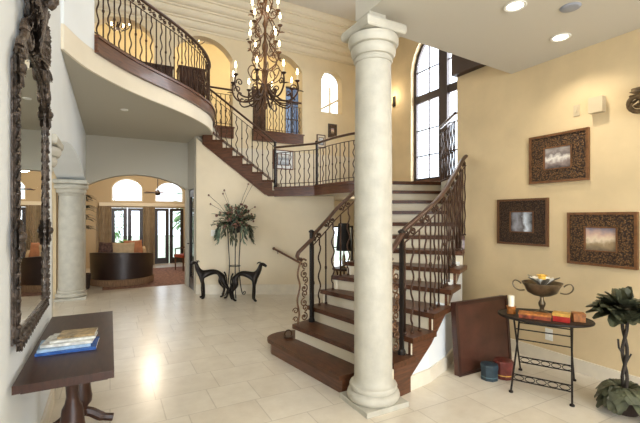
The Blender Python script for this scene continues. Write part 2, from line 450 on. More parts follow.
# balcony: slab, plaster underside, timber edge
EDGE = spline([(-.44, 4.72, 0), (-.24, 5.22, 0), (.13, 5.76, 0), (.46, 6.13, 0), (.82, 6.48, 0), (1.20, 6.90, 0), (1.58, 7.45, 0), (1.80, 8.0, 0), (1.86, 8.36, 0)], 6)
slab = [(p.x, p.y) for p in EDGE]+[(2.05, 8.75), (2.3, 9.349), (-.439, 9.349)]
slab[0] = (-.439, 4.72)
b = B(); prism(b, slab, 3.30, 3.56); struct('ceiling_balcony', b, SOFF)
b = B(); prism(b, slab, 3.561, F2); struct('floor_balcony', b, WOOD)
def ribbon(bm, path, z0, z1, o0, o1):
    """band of given thickness along a plan path (offset to its right)"""
    n = len(path); L_, R_ = [], []
    for i, p in enumerate(path):
        t = (V(path[min(i+1, n-1)])-V(path[max(i-1, 0)])); t.z = 0; t.normalize(); s = V((t.y, -t.x, 0))
        L_.append(V((p[0], p[1], 0))+s*o0); R_.append(V((p[0], p[1], 0))+s*o1)
    rows = [[bm.verts.new((q.x, q.y, z)) for q in side] for side, z in ((L_, z0), (R_, z0), (R_, z1), (L_, z1))]
    for a, c in ((0, 1), (1, 2), (2, 3), (3, 0)):
        for i in range(n-1): bm.faces.new((rows[a][i], rows[a][i+1], rows[c][i+1], rows[c][i]))
    bm.faces.new([q[0] for q in rows]); bm.faces.new([q[-1] for q in rows])
b = B(); ribbon(b, EDGE, 3.301, 3.56, .001, .03); struct('trim_5', b, WALLC, smooth=True)
b = B(); ribbon(b, EDGE[7:], 3.561, 3.71, .001, .07); ribbon(b, EDGE[7:], 3.71, 3.745, -.10, .09); ribbon(b, EDGE[7:], 3.535, 3.56, .031, .085); struct('trim_4', b, WOOD, smooth=True)
b = B(); ribbon(b, EDGE[:8], 3.561, TOP-.001, -.12, .03); struct('wall_balcony', b, WALLW, smooth=True)

# upstairs hall beyond the arches
b = B(); box(b, -2.2, 6.3, 9.601, 14.3, 3.3, F2); struct('floor_hall', b, WOOD)
b = B(); holed(b, [(-2.2, 12.6, F2), (6.3, 12.6, F2), (6.3, 12.6, 7.1), (-2.2, 12.6, 7.1)], [[(5.42, 12.6, 4.5), (6.0, 12.6, 4.5), (6.0, 12.6, 6.2), (5.42, 12.6, 6.2)]], (0, .2, 0)); struct('wall_hall', b, WALLH)
glazed('window_9', 5.42, 6.0, 4.5, 6.2, 12.7, WINF, 2, 3, .04, glass_mat('blue tinted glass', (.22, .26, .32), .08))
b = B(); box(b, -2.2, -2.0, 9.601, 12.599, F2, 7.1); struct('wall_hall_west', b, WALLH)
b = B(); holed(b, [(6.1, 9.601, F2), (6.1, 12.599, F2), (6.1, 12.599, 7.1), (6.1, 9.601, 7.1)], [[(6.1, q, z) for q, z in arch_pts(9.75, 12.0, 4.3, 5.6, .9)]], (.2, 0, 0)); struct('wall_hall_east', b, WALLH)
b = B(); box(b, -2.2, 6.3, 9.601, 12.8, 7.1, 7.2); struct('ceiling_hall', b, WALLC)
for k, (a, c) in enumerate((A2, A3)):
    b = B(); box(b, a if k else 1.9, c, 9.27, 9.349, 3.50, 3.74); box(b, (a if k else 1.9)-.02, c+.02, 9.25, 9.45, 3.741, 3.77)
    struct('trim_%d' % (6+k), b, WOOD)

# great room beyond the lower arch
GY = 14.1
b = B()
def rect(x0, x1, z0, z1): return [(x0, GY, z0), (x1, GY, z0), (x1, GY, z1), (x0, GY, z1)]
holed(b, [(-2.2, GY, 0), (3.6, GY, 0), (3.6, GY, 3.3), (-2.2, GY, 3.3)],
      [rect(.04, .96, .01, 1.9), rect(1.32, 2.24, .01, 1.9), [(s, GY, z) for s, z in arch_pts(.04, .96, 2.1, 2.56, .3)], [(s, GY, z) for s, z in arch_pts(1.32, 2.24, 2.1, 2.50, .3)]], (0, .2, 0))
struct('wall_garden', b, M('tan plaster', (188, 168, 136), .75))
b = B(); box(b, -2.2, -2.0, 9.601, 14.099, 0, 3.3); struct('wall_great_room_west', b, WALLH)
b = B(); box(b, 3.6, 3.8, 9.601, 14.3, 0, 3.3); struct('wall_great_room_east', b, WALLH)
for k, (x0, x1) in enumerate(((.04, .96), (1.32, 2.24))):
    r = struct_root('door_%d' % (3+k)); f = B(); y = GY+.05; xm = (x0+x1)/2
    for a, c in ((x0, x0+.1), (xm-.12, xm-.01), (xm+.01, xm+.12), (x1-.1, x1)): box(f, a, c, y, y+.05, .02, 1.89)
    for a, c in ((x0+.1, xm-.12), (xm+.12, x1-.1)): box(f, a, c, y, y+.05, .02, .22); box(f, a, c, y, y+.05, 1.80, 1.89)
    obj('door_frame', f, DOORD, r)
    f = B(); box(f, x0+.1, xm-.12, y+.02, y+.026, .22, 1.8); box(f, xm+.12, x1-.1, y+.02, y+.026, .22, 1.8); obj('glass', f, GLASS, r)
    f = B(); tube(f, [(xm+.05, y, .95), (xm+.05, y-.05, .95), (xm+.15, y-.05, .95)], .012); obj('handle', f, IRONB, r)
    r = struct_root('window_%d' % (4+k)); f = B(); zs = 2.56-.06*k
    holed(f, [(s, y, z) for s, z in arch_pts(x0, x1, 2.1, zs, .3)], [[(s, y, z) for s, z in arch_pts(x0+.04, x1-.04, 2.14, zs, .26)]], (0, .05, 0))
    obj('window_frame', f, WALLC, r)
    f = B(); extr(f, [(s, y+.02, z) for s, z in arch_pts(x0+.04, x1-.04, 2.14, zs, .26)], (0, .005, 0)); obj('glass', f, GLASS, r)
b = B(); box(b, -.3, 2.5, GY-.09, GY-.002, 1.95, 2.06); struct('trim_8', b, WALLC)

# side room through the arch in the mirror wall, lit lobby under the landing
b = B(); holed(b, [(-4.0, -4.2, 0), (-4.0, 14.3, 0), (-4.0, 14.3, 3.3), (-4.0, -4.2, 3.3)], [[(-4.0, s, z) for s, z in arch_pts(3.6, 7.6, .4, 2.3, .3)]], (-.2, 0, 0)); struct('wall_side_room', b, WALLC)
r = struct_root('window_8'); f = B()  # unseen window, added so the side room fill light has an opening
for y in (3.62, 4.93, 6.27, 7.58): box(f, -4.12, -4.06, y-.04, y+.04, .42, 2.58)
for z in (.44, 1.5): box(f, -4.115, -4.065, 3.66, 7.54, z-.03, z+.03)
obj('window_frame', f, WINF, r)
f = B(); extr(f, [(-4.09, s, z) for s, z in arch_pts(3.6, 7.6, .4, 2.3, .3)], (.005, 0, 0)); obj('glass', f, GLASS, r)
b = B(); box(b, -4.0, -.93, 9.2, 9.34, 0, 3.0); struct('wall_side_room_end', b, WALLY)
b = B(); box(b, -4.0, -.901, -4.2, 9.2, 3.0, 3.1); struct('ceiling_side_room', b, CEIL)
r = glazed('window_6', 5.35, 6.15, .15, 1.35, 9.45, WINF, 2, 2)
# niche window upstairs
r = struct_root('window_7'); f = B()
for y in (9.80, 10.85, 11.95): box(f, 6.17, 6.23, y-.03, y+.03, 4.33, 5.75)
for z in (4.34, 5.2): box(f, 6.175, 6.225, 9.83, 11.92, z-.025, z+.025)
obj('window_frame', f, WALLC, r)
f = B(); extr(f, [(6.2, q, z) for q, z in arch_pts(9.75, 12.0, 4.3, 5.6, .9)], (.005, 0, 0)); obj('glass', f, GLASS, r)

# skirting
def skirt(name, p, q, h=.14, th=.02, off=.001):
    p = V((p[0], p[1], 0)); q = V((q[0], q[1], 0)); t = (q-p).normalized(); n_ = V((t.y, -t.x, 0))
    f = B(); extr(f, [p+n_*off, q+n_*off, q+n_*(off+th), p+n_*(off+th)], (0, 0, h))
    struct(name, f, STONEB)
skirt('baseboard_right', (4.25, -4.2), (4.25, 3.5)) if False else skirt('baseboard_right', (4.25, 3.45), (4.25, -4.2))
skirt('baseboard_left', (-.44, -4.2), (-.44, 4.03))
skirt('baseboard_stairs', tuple(A)[:2], tuple(P0-U*1.22)[:2], .2)

# garden beyond the glass
b = B(); box(b, -14, 18, 14.5, 40, -.3, -.14); lawn = obj('lawn', b, LAWN); tag(lawn, 'pale lawn outside the glazed doors of the far room', 'lawn')
def tree(x, y, h, r_, label):
    t = thing('garden_tree', label, 'tree', (x, y, -.14), group=None)
    f = B(); tube(f, [(x, y, -.14), (x+.1, y, h*.4), (x, y, h*.7)], [.14, .11, .07]); obj('trunk', f, TRUNKM, t, True)
    f = B()
    for i in range(420):
        a = random.uniform(0, 2*PI); e = random.uniform(-.8, 1); q = r_*random.uniform(.75, 1.05); c = math.sqrt(max(0, 1-e*e))
        d = V((math.cos(a)*c, math.sin(a)*c, e)); leaf(f, V((x, y, h*.7))+d*q*.9, d+V((0, 0, -.3)), .4, .2, .3)
    obj('foliage', f, TREEG, t)
tree(4.6, 22.5, 2.6, 1.6, 'round green tree outside the further glazed doors')
tree(-.6, 24.5, 2.2, 1.3, 'pale green tree outside the nearer glazed doors behind the sofa')

# ------------------------------------------------------------------ columns
def column(label, x, y, rs, zt, plinth, rz=0, big=True, group=None):
    t = thing('stone_column', label, 'column', (x, y, 0))
    h = plinth/2
    f = B(); obox(f, (x, y, .02), (plinth, plinth, .04), rz); bev(f, .006); obj('plinth', f, STONE, t)
    k = rs/.165
    f = B(); lathe(f, [(h*.5, .0405), (h*.96, .0405), (h*1.03, .055), (h*1.06, .08), (h*1.03, .105), (h*.95, .12), (h*.90, .124), (h*.90, .135), (h*.95, .142), (h*.96, .158), (h*.93, .172), (h*.84, .178), (rs*1.03, .195), (rs*1.0, .23), (rs*1.0, .27)], (x, y, 0), 40)
    obj('base', f, STONE, t, True)
    f = B(); lathe(f, [(rs, .27), (rs*1.0, 1.0), (rs*.985, 2.0 if zt > 3 else 1.6), (rs*.93, zt-.28)], (x, y, 0), 48); obj('shaft', f, STONE, t, True)
    f = B(); r0 = rs*.93
    lathe(f, [(r0*.98, zt-.31), (r0*1.06, zt-.305), (r0*1.11, zt-.288), (r0*1.06, zt-.272), (r0*1.04, zt-.262), (r0*1.15, zt-.258), (r0*1.24, zt-.235), (r0*1.27, zt-.205), (r0*1.22, zt-.183), (r0*1.20, zt-.176), (r0*1.34, zt-.170), (r0*1.42, zt-.145), (r0*1.43, zt-.115), (r0*1.38, zt-.092), (r0*1.2, zt-.081)], (x, y, 0), 48)
    obj('capital', f, STONE, t, True)
    f = B(); w = rs*2.46 if big else rs*2.6
    prof_ = [(.47, -.08), (.49, -.07), (.5, -.055), (.5, -.02), (.48, 0)]
    rings = []
    for q, z in prof_:
        rings.append([f.verts.new((x+w*q*2*cx/2*1.0, y+w*q*2*cy/2*1.0, zt+z)) for cx, cy in ((-1, -1), (1, -1), (1, 1), (-1, 1))])
    for a, c in zip(rings, rings[1:]):
        for j in range(4): f.faces.new((a[j], a[(j+1) % 4], c[(j+1) % 4], c[j]))
    f.faces.new(rings[0][::-1]); f.faces.new(rings[-1])
    obj('abacus', f, STONE, t)
    if big: f = B(); box(f, x-.11, x+.06, y-.10, y+.09, zt+.001, LOW-.0005); obj('impost', f, STONE, t)
    return t
column('tall round limestone column standing at the foot of the curved staircase', 2.01, 2.76, .164, LOW-.09, .43)
column('thick limestone column at the far end of the arch beside the mirror wall', -.67, 9.10, .22, 2.319, .52, big=False)
column('limestone column mostly hidden behind the end of the mirror wall', -.66, 4.30, .2, 2.319, .42, big=False)

# ------------------------------------------------------------------ curved lower staircase
RS = .1692
NI = [None, (1.65, 4.30), (1.92, 4.18), (2.18, 4.30), (2.39, 4.36), (2.55, 4.36), (2.74, 4.34), (2.92, 4.40), (3.06, 4.52), (3.20, 4.68), (3.35, 4.86), (3.50, 5.03), (3.64, 5.20), (3.78, 5.37)]
NO = [None, (1.85, 2.99), (2.17, 2.70), (2.42, 2.745), (2.73, 2.80), (3.10, 2.95), (3.43, 3.14), (3.76, 3.34), (4.07, 3.58), (4.235, 3.80), (4.50, 4.22), (4.75, 4.45), (4.90, 4.70), (5.05, 4.95)]
st = thing('curved_staircase', 'curved staircase of dark wood treads and white risers rising behind the stone column', 'staircase', (2.3, 3.5, 0))
lerp = lambda a, c, t: (a[0]+(c[0]-a[0])*t, a[1]+(c[1]-a[1])*t)
def ext(a, c, e0, e1):   # lengthen the segment a-c at both ends
    a, c = V((*a, 0)), V((*c, 0)); t = (c-a).normalized(); return a-t*e0, c+t*e1
# broad starting step
f = B(); c = V((1.93, 4.30, 0))
pl = [(1.88-.03, 2.62), (1.90, 2.56), (1.96, 2.52), (2.36, 2.66), (2.40, 2.76), (1.98, 4.1)]
pl2 = [(2.25, 4.32)]+[(1.95+.30*math.cos(a), 4.30+.24*math.sin(a)) for a in [PI*i/10 for i in range(1, 11)]]
base = [(1.845, 3.005), (2.26, 3.005), (2.24, 4.28)]+[(1.95+.29*math.cos(a), 4.28+.22*math.sin(a)) for a in [PI*i/10 for i in range(1, 11)]]
prism(f, base, 0, RS-.045); obj('starting_step', f, WOOD, st)
f = B(); cx = sum(p[0] for p in base)/len(base); cy = sum(p[1] for p in base)/len(base)
grow = [(p[0]+.03*(0 if p[0] > 2.2 else -1), p[1]+.03*(1 if p[1] > cy else 0)) for p in base]
prism(f, grow, RS-.045, RS); bev(f, .012); obj('starting_tread', f, WOODT, st)
for i in range(2, 13):
    z = RS*i; a0, c0 = ext(NI[i], NO[i], .02, .05); a1, c1 = ext(NI[i+1], NO[i+1], .02, .05)
    if i >= 7: c0 = V((*NO[i], 0)); c1 = V((*NO[i+1], 0))
    nrm = V((-(c0-a0).y, (c0-a0).x, 0)).normalized()*.03
    f = B(); prism(f, [a0-nrm, c0-nrm, c1+nrm*.3, a1+nrm*.3], z-.05, z); bev(f, .01); obj('tread', f, WOODT, st)
for i in range(2, 14):
    z = RS*i; f = B(); a0, c0 = V((*NI[i], 0)), V((*NO[i], 0))
    nrm = V((-(c0-a0).y, (c0-a0).x, 0)).normalized()*.02
    prism(f, [a0, c0, c0+nrm, a0+nrm], z-RS, z-.0505); obj('riser', f, WHITEP, st)
# open stringer outside, plaster wall under it, solid inner side
def side(bm, pts, zlo, zhi, th):
    for i in range(len(pts)-1):
        p, q = V((*pts[i], 0)), V((*pts[i+1], 0)); t = (q-p).normalized(); n_ = V((t.y, -t.x, 0))*th
        extr(bm, [(p.x, p.y, zlo[i]), (q.x, q.y, zlo[i+1]), (q.x, q.y, zhi[i]), (p.x, p.y, zhi[i])], tuple(n_))
outs = [NO[i] for i in range(2, 10)]
lows = [0, .14, .38, .63, .83, 1.0, 1.17, 1.34]
tops = [RS*i-.051 for i in range(2, 10)]
f = B(); side(f, outs[:2], [0, 0], tops[:2], -.03); side(f, outs[1:], lows[1:], tops[1:], -.03)
obj('stringer', f, WOOD, st)
f = B()
for i in range(1, 6):
    p, q = V((*outs[i], 0)), V((*outs[i+1], 0)); t = (q-p).normalized(); n_ = V((t.y, -t.x, 0))*-.1; o2 = V((t.y, -t.x, 0))*-.031
    extr(f, [(p.x+o2.x, p.y+o2.y, 0), (q.x+o2.x, q.y+o2.y, 0), (q.x+o2.x, q.y+o2.y, lows[i+1]+.06), (p.x+o2.x, p.y+o2.y, lows[i]+.06)], tuple(n_))
obj('under_stair_wall', f, WALLW, st)
f = B()
for i in range(1, 6):
    p, q = V((*outs[i], 0)), V((*outs[i+1], 0)); t = (q-p).normalized(); s_ = V((t.y, -t.x, 0))
    extr(f, [p-s_*.030, q-s_*.030, q-s_*.012, p-s_*.012], (0, 0, .135))
obj('skirting', f, STONEB, st)
f = B()
for i in range(2, 13):
    p, q = V((*NI[i], 0)), V((*NI[i+1], 0)); t = (q-p).normalized(); n_ = V((t.y, -t.x, 0))*.06
    extr(f, [p, q, (q.x, q.y, RS*i-.051), (p.x, p.y, RS*i-.051)], tuple(n_))
obj('inner_wall', f, WALLC, st)

# landing
land = thing('stair_landing', 'wood edged landing joining the curved staircase to the upper flight', 'landing', (4.2, 6.6, 2.03))
LE = [V((3.02, 7.57, 0)), V((3.53, 6.75, 0))]+spline([(3.53, 6.75, 0), (3.53, 6.35, 0), (3.57, 6.0, 0), (3.65, 5.68, 0), (3.78, 5.39, 0)], 4)[1:]
f = B(); prism(f, [(p.x, p.y) for p in LE]+[(5.05, 4.97), (4.55, 4.20), (4.7, 3.9), (6.295, 3.9), (6.295, 9.345), (3.95, 9.345), (3.64, 8.71)], 2.05, LZ); obj('platform', f, CEIL, land)
f = B(); ribbon(f, LE, 2.02, 2.17, .002, .035); ribbon(f, LE, 2.171, 2.215, -.03, .06); obj('edge_trim', f, WOOD, land)
a0, c0 = V((*NI[13], 0)), V((*NO[13], 0)); nrm = V((-(c0-a0).y, (c0-a0).x, 0)).normalized()
f = B(); prism(f, [a0-nrm*.03, c0-nrm*.03, c0+nrm*.10, a0+nrm*.10], LZ-.049, LZ+.004); bev(f, .01); obj('nosing', f, WOODT, land)

# upper flight
up = thing('upper_staircase', 'straight upper flight with dark treads climbing from landing to curved balcony', 'staircase', tuple(P0+V((0, 0, LZ))))
ur = math.atan2(U.y, U.x)
for k in range(1, 9):
    z = LZ+RISE*k; s0 = .06+(k-1)*RUN
    f = B(); extr(f, [sp(s0-.03, z-.045, -.03), sp(s0+RUN+.01, z-.045, -.03), sp(s0+RUN+.01, z-.045, 1.2), sp(s0-.03, z-.045, 1.2)], (0, 0, .045)); bev(f, .008); obj('tread', f, WOODT, up)
    f = B(); extr(f, [sp(s0, z-RISE, 0), sp(s0+.02, z-RISE, 0), sp(s0+.02, z-RISE, 1.18), sp(s0, z-RISE, 1.18)], (0, 0, RISE-.0455)); obj('riser', f, WHITEP, up)
s_str = 1.50
saw = [sp(-.05, 2.03), sp(.145, 2.03), sp(s_str, zlow(s_str))]
top = []
for k in range(1, 8):
    s0 = .06+(k-1)*RUN; z = LZ+RISE*k-.046; top += [sp(s0, z-RISE), sp(s0, z)]
top += [sp(s_str, LZ+RISE*7-.046)]
f = B(); extr(f, saw+top[::-1]+[sp(-.05, LZ-.05)], tuple(-WD*.02))
f.transform(Matrix.Translation(-WD*.002)); obj('stringer', f, WOOD, up)
f = B(); extr(f, [sp(s_str, zlow(s_str)-.02), sp(.2, zlow(.2)-.02), sp(.2, zlow(.2)), sp(s_str, zlow(s_str))], tuple(-WD*.05)); f.transform(Matrix.Translation(-WD*.001)); obj('base_moulding', f, WOOD, up)
f = B(); extr(f, [sp(s_end, zlow(s_end)+.02, .15), sp(.12, zlow(.12)+.02, .15), sp(.12, zlow(.12)+.06, .15), sp(s_end, zlow(s_end)+.06, .15)], tuple(WD*1.03)); obj('soffit', f, WALLC, up)

# ------------------------------------------------------------------ iron railings
def bal_mesh(kind):
    f = B()
    if kind: pts = [(.019*math.sin(2*PI*(z-.22)/.28)*(1 if .1 < z < .9 else 0), 0, z) for z in [i/32 for i in range(33)]]
    else: pts = [(0, 0, 0), (0, 0, 1)]
    tube(f, pts, .0098, 6)
    if not kind:
        for z in (.5,): lathe(f, [(.009, z-.03), (.016, z-.01), (.016, z+.01), (.009, z+.03)], n=6)
    lathe(f, [(.018, 0), (.018, .012), (.010, .03)], n=8)
    bmesh.ops.recalc_face_normals(f, faces=f.faces)
    me = bpy.data.meshes.new('baluster'); f.to_mesh(me); f.free(); me.materials.append(IRON); me.shade_smooth()
    return me
BAL = [bal_mesh(0), bal_mesh(1)]
def scroll_mesh():
    f = B()
    a = spiral((-.055, .012), .040, .010, -PI/2, 1.25); c = spiral((.055, -.012), .040, .010, PI/2, 1.25)
    pts = [(u, 0, z) for u, z in a[::-1]]+[(0, 0, 0)][:0]+[(u, 0, z) for u, z in c]
    tube(f, [(u, 0, z) for u, z in a[::-1]]+[(u, 0, z) for u, z in c], .0085, 6)
    for s in (-1, 1): ball(f, (s*.055, 0, s*-.012), .013, u=6, v=5)
    bmesh.ops.recalc_face_normals(f, faces=f.faces)
    me = bpy.data.meshes.new('scroll'); f.to_mesh(me); f.free(); me.materials.append(IRON); me.shade_smooth()
    return me
SCR = scroll_mesh()

def railing(label, path, h, sp_, floor_z=None, posts=(), scrolls=True, sub=.125, bottom=False, ends=None, rail=RAILW, group=None, start=0):
    path = [V(p) for p in path]
    t = thing('stair_railing', label, 'railing', tuple(path[0]), group=group)
    up_ = V((0, 0, 1))
    top = [p+up_*h for p in path]
    if ends: top = [V(e) for e in ends]+top
    f = B(); tube(f, top, .03, 10, flat=.75); obj('handrail', f, rail, t, True)
    f = B(); tube(f, [p+up_*(h-sub) for p in path], .010, 6, flat=.7); obj('sub_rail', f, IRON, t, True)
    if bottom:
        f = B(); tube(f, [p+up_*.07 for p in path], .010, 6, flat=.7); obj('bottom_rail', f, IRON, t, True)
    # arc length
    L = [0]
    for p, q in zip(path, path[1:]): L.append(L[-1]+math.hypot(q.x-p.x, q.y-p.y))
    def at(s):
        for i in range(len(path)-1):
            if s <= L[i+1] or i == len(path)-2:
                u = (s-L[i])/max(1e-6, L[i+1]-L[i]); d = path[i+1]-path[i]
                return path[i].lerp(path[i+1], u), math.atan2(d.y, d.x), math.atan2(d.z, math.hypot(d.x, d.y))
    n = max(1, int(L[-1]/sp_)); 
    for i in range(n+1):
        s = L[-1]*(i+.5)/(n+1); p, rz, _ = at(s)
        z0 = floor_z(s/L[-1], p) if floor_z else p.z+(.0 if not bottom else .0)
        o = bpy.data.objects.new('baluster', BAL[(i+start) % 2]); COL.objects.link(o); o.parent = t
        o.location = V((p.x, p.y, z0))-V(t.location); o.rotation_euler = (0, 0, rz); o.scale = (1, 1, p.z+h-sub-z0)
    if scrolls:
        m = max(1, int(L[-1]/.215))
        for i in range(m):
            s = L[-1]*(i+.5)/m; p, rz, sl = at(s)
            o = bpy.data.objects.new('scroll', SCR); COL.objects.link(o); o.parent = t
            o.location = p+up_*(h-sub*.53)-V(t.location)
            o.rotation_euler = (Matrix.Rotation(rz, 3, 'Z') @ Matrix.Rotation(-sl, 3, 'Y')).to_euler()
    for x, y, z, hh in posts:
        f = B(); obox(f, (x, y, z+hh/2), (.036, .036, hh), .5); 
        lathe(f, [(.034, hh-.005), (.036, hh+.012), (.012, hh+.03)], (x, y, z), 10); lathe(f, [(.036, 0), (.036, .03), (.025, .05)], (x, y, z), 10)
        obj('newel_post', f, IRONB, t)
    return t

def tread_z(names):   # tread level at a point along nosing indices
    return None
def inset(i, inner, d=.07):
    a, c = V((*NI[i], 0)), V((*NO[i], 0)); t = (c-a).normalized()
    return (a+t*d) if inner else (c-t*d)
def nos_path(i0, i1, inner, n=4):
    P = [inset(i, inner)+V((0, 0, RS*i)) for i in range(i0, i1+1)]
    return spline(P, n)
def stepz(path):
    def fz(f_, p):
        i = int(math.floor(p.z/RS+1e-4)); return RS*i
    return fz
ip = nos_path(3, 13, True)
ip = [V((2.14, 4.19, .45))]+ip
rl = railing('wrought iron railing with scrolls along the inner side of the curved staircase', ip, .88, .115, stepz(ip), posts=[(2.14, 4.19, RS*2, 1.08)],
             ends=[(1.99, 4.17, 1.10), (1.955, 4.165, 1.105), (1.935, 4.16, 1.14), (1.95, 4.16, 1.18), (1.995, 4.17, 1.215), (2.06, 4.18, 1.265)])
def scroll_panel(t, p, q, z0, h):
    """wavy outer bar with a stack of S scrolls, in the vertical plane p-q"""
    p, q = V((*p, 0)), V((*q, 0)); d = (q-p); w = d.length; d.normalize()
    X = lambda u, z: p+d*u+V((0, 0, z0+z))
    f = B()
    tube(f, spline([X(.0, 0), X(.02, h*.15), X(-.005, h*.35), X(.03, h*.55), X(.0, h*.72), X(.02, h*.85), X(.07, h*.95), X(.12, h*.93)], 6), .011, 6)
    for k in range(4):
        zc = h*(.12+.21*k); rr = .055; sg = 1 if k % 2 else -1
        tube(f, [X(w*.52+sg*u, zc+z) for u, z in spiral((0, -.02), .05, .012, PI/2*sg*0+PI/2, 1.3)], .008, 6)
        tube(f, [X(w*.58-sg*u, zc+.085+z) for u, z in spiral((0, .0), .042, .010, -PI/2, 1.3)], .008, 6)
        ball(f, X(w*.52, zc-.02), .014, u=6, v=5)
    tube(f, [X(-.03-u, .16+z) for u, z in spiral((0, 0), .04, .01, 0, 1.2)], .007, 6)
    tube(f, [X(-.03-u, .06+z) for u, z in spiral((0, 0), .035, .01, 0, 1.2)], .007, 6)
    obj('scroll_panel', f, GOLD, t, True)
scroll_panel(rl, (1.945, 4.165), (2.12, 4.19), RS*2 - .0, .80)
f = B(); lathe(f, [(.05, .17), (.055, .18), (.05, .19)], (1.86, 4.25, 0), 16); tube(f, [(1.86+.045*math.cos(a), 4.25, .215+.045*math.sin(a)) for a in [2*PI*i/16 for i in range(16)]], .008, 6, True); obj('foot_ring', f, IRON, rl, True)

op = nos_path(3, 7, False)
op = [V((2.36, 2.80, .46))]+op+[V((4.04, 3.60, RS*8)), V((4.215, 3.69, RS*8.5))]
rr = railing('wrought iron railing with scrolls along the wall side of the curved staircase', op, .98, .105, stepz(op), posts=[(2.36, 2.80, RS*2, 1.12)],
             ends=[(2.22, 2.78, 1.22), (2.19, 2.775, 1.245), (2.20, 2.775, 1.285), (2.26, 2.785, 1.33)])
scroll_panel(rr, (2.20, 2.775), (2.35, 2.80), RS*2, .84)

lp = [p+V((0, 0, LZ)) for p in LE]
lp = [V((p.x+.05*(0 if i < 1 else 1), p.y+.03, p.z+.016)) for i, p in enumerate(lp)]
railing('dark iron railing bending round the landing edge', lp, .83, .112, None, posts=[(3.03, 7.60, LZ+.015, .93), (3.58, 6.78, LZ+.015, .86)], bottom=True, scrolls=False, sub=.12)
fp = [V(sp(.0, LZ+.10, .05)), V(sp(s_end-.02, LZ+.10+slope*(s_end-.02), .05))]
def upz(f_, p):
    s = (V((p.x, p.y, 0))-P0).dot(U); k = max(0, int((s-.06)/RUN)+1) if s > .03 else 0
    return LZ+RISE*min(8, k)
railing('sloping iron railing beside the straight upper flight', fp, .86, .11, upz, scrolls=False, sub=.11)
ep = [V((p.x-.03, p.y, 3.745)) for p in EDGE[7:]]
railing('bronze iron railing with scroll frieze along the curved balcony', ep, .95, .105, None, posts=[(ep[0].x, ep[0].y, 3.745, .97), (ep[-1].x, ep[-1].y, 3.745, .97)], bottom=True, sub=.14)
railing('short iron railing across the arch at the head of the upper flight', [(1.95, 9.32, 3.77), (2.60, 9.32, 3.77)], .90, .11, None, bottom=True, scrolls=False)
railing('pale lit iron railing across the upstairs arch behind the chandelier', [(3.16, 9.40, 3.77), (4.48, 9.40, 3.77)], .86, .085, None, bottom=True, scrolls=False)
railing('short iron guard railing in front of the tall stair window', [(5.42, 5.34, LZ), (4.86, 4.46, LZ)], 1.06, .10, None, bottom=True, scrolls=False)

# wall handrail under the landing
t = thing('wall_handrail', 'short dark handrail bracketed to the beige wall below the landing', 'handrail', sp(.02, .94, -.07))
f = B(); tube(f, [sp(.02, .95, -.07), sp(-.62, .60, -.07)], .022, 10); ball(f, sp(.02, .95, -.07), .032); obj('rail', f, WOOD, t, True)
for s in (-.06, -.52):
    f = B(); z = .95-.35*(.02-s)/.64; tube(f, [sp(s, z-.07, -.002), sp(s, z-.06, -.05), sp(s, z-.01, -.07)], .008, 6); obj('bracket', f, IRONB, t, True)

# ------------------------------------------------------------------ chandelier
CX, CY = 2.10, 5.68
ch = thing('iron_chandelier', 'large tiered bronze iron chandelier with scrolled arms and lit candle bulbs', 'chandelier', (CX, CY, 3.35))
f = B(); lathe(f, [(.004, 3.24), (.03, 3.27), (.045, 3.31), (.02, 3.36), (.03, 3.42), (.075, 3.50), (.085, 3.56), (.04, 3.64), (.03, 3.75), (.055, 3.82), (.03, 3.9), (.022, 4.1), (.05, 4.18), (.05, 4.24), (.022, 4.32), (.02, 4.5), (.045, 4.56), (.02, 4.64), (.018, 4.85), (.04, 4.92), (.012, 5.05)], (CX, CY, 0), 14)
obj('stem', f, GOLD, ch, True)
f = B()
for i in range(30):
    z = 5.06+i*.053; a = PI/2*(i % 2); pts = [(CX+.018*math.cos(q)*math.cos(a), CY+.018*math.cos(q)*math.sin(a), z+.034*math.sin(q)) for q in [2*PI*j/10 for j in range(10)]]
    tube(f, pts, .006, 5, True)
obj('chain', f, GOLD, ch, True)
f = B(); lathe(f, [(.12, TOP-.002), (.12, TOP-.03), (.05, TOP-.07), (.01, TOP-.09)], (CX, CY, 0), 20); obj('ceiling_rose', f, GOLD, ch, True)
def chand_arm(name, prof, tipr, tipz, mat=IRON, r=.011, lamp=True, curl=True):
    f = B(); tube(f, spline([(u, 0, z) for u, z in prof], 6), [r]*(6*(len(prof)-1)+1), 7)
    if curl:
        u0, z0 = prof[-2]
        tube(f, [(u0-.075+u, 0, z0+.055+z) for u, z in spiral((0, 0), .055, .012, -.4, -1.2 if False else 1.2)], r*.7, 6)
        u1, z1 = prof[1]
        tube(f, [(u1+.06+u, 0, z1+.06+z) for u, z in spiral((0, 0), .05, .012, PI*1.2, -1.2)], r*.7, 6)
        leaf(f, (u0, 0, z0), (1, .4, .3), .09, .045, .3); leaf(f, (u0, 0, z0), (.2, -1, .4), .08, .04, .3)
    if lamp: lathe(f, [(.006, tipz-.02), (.034, tipz), (.04, tipz+.012), (.012, tipz+.014)], (tipr, 0, 0), 12)
    o = obj(name, f, mat, ch, True, local=True)
    if lamp:
        g = B(); lathe(g, [(.013, tipz+.012), (.013, tipz+.10), (.008, tipz+.104)], (tipr, 0, 0), 10); obj('candle', g, WAX, o, True, local=True)
        g = B(); lathe(g, [(.006, tipz+.10), (.017, tipz+.125), (.019, tipz+.14), (.010, tipz+.175), (.002, tipz+.20)], (tipr, 0, 0), 10); obj('bulb', g, BULB, o, True, local=True)
    return o
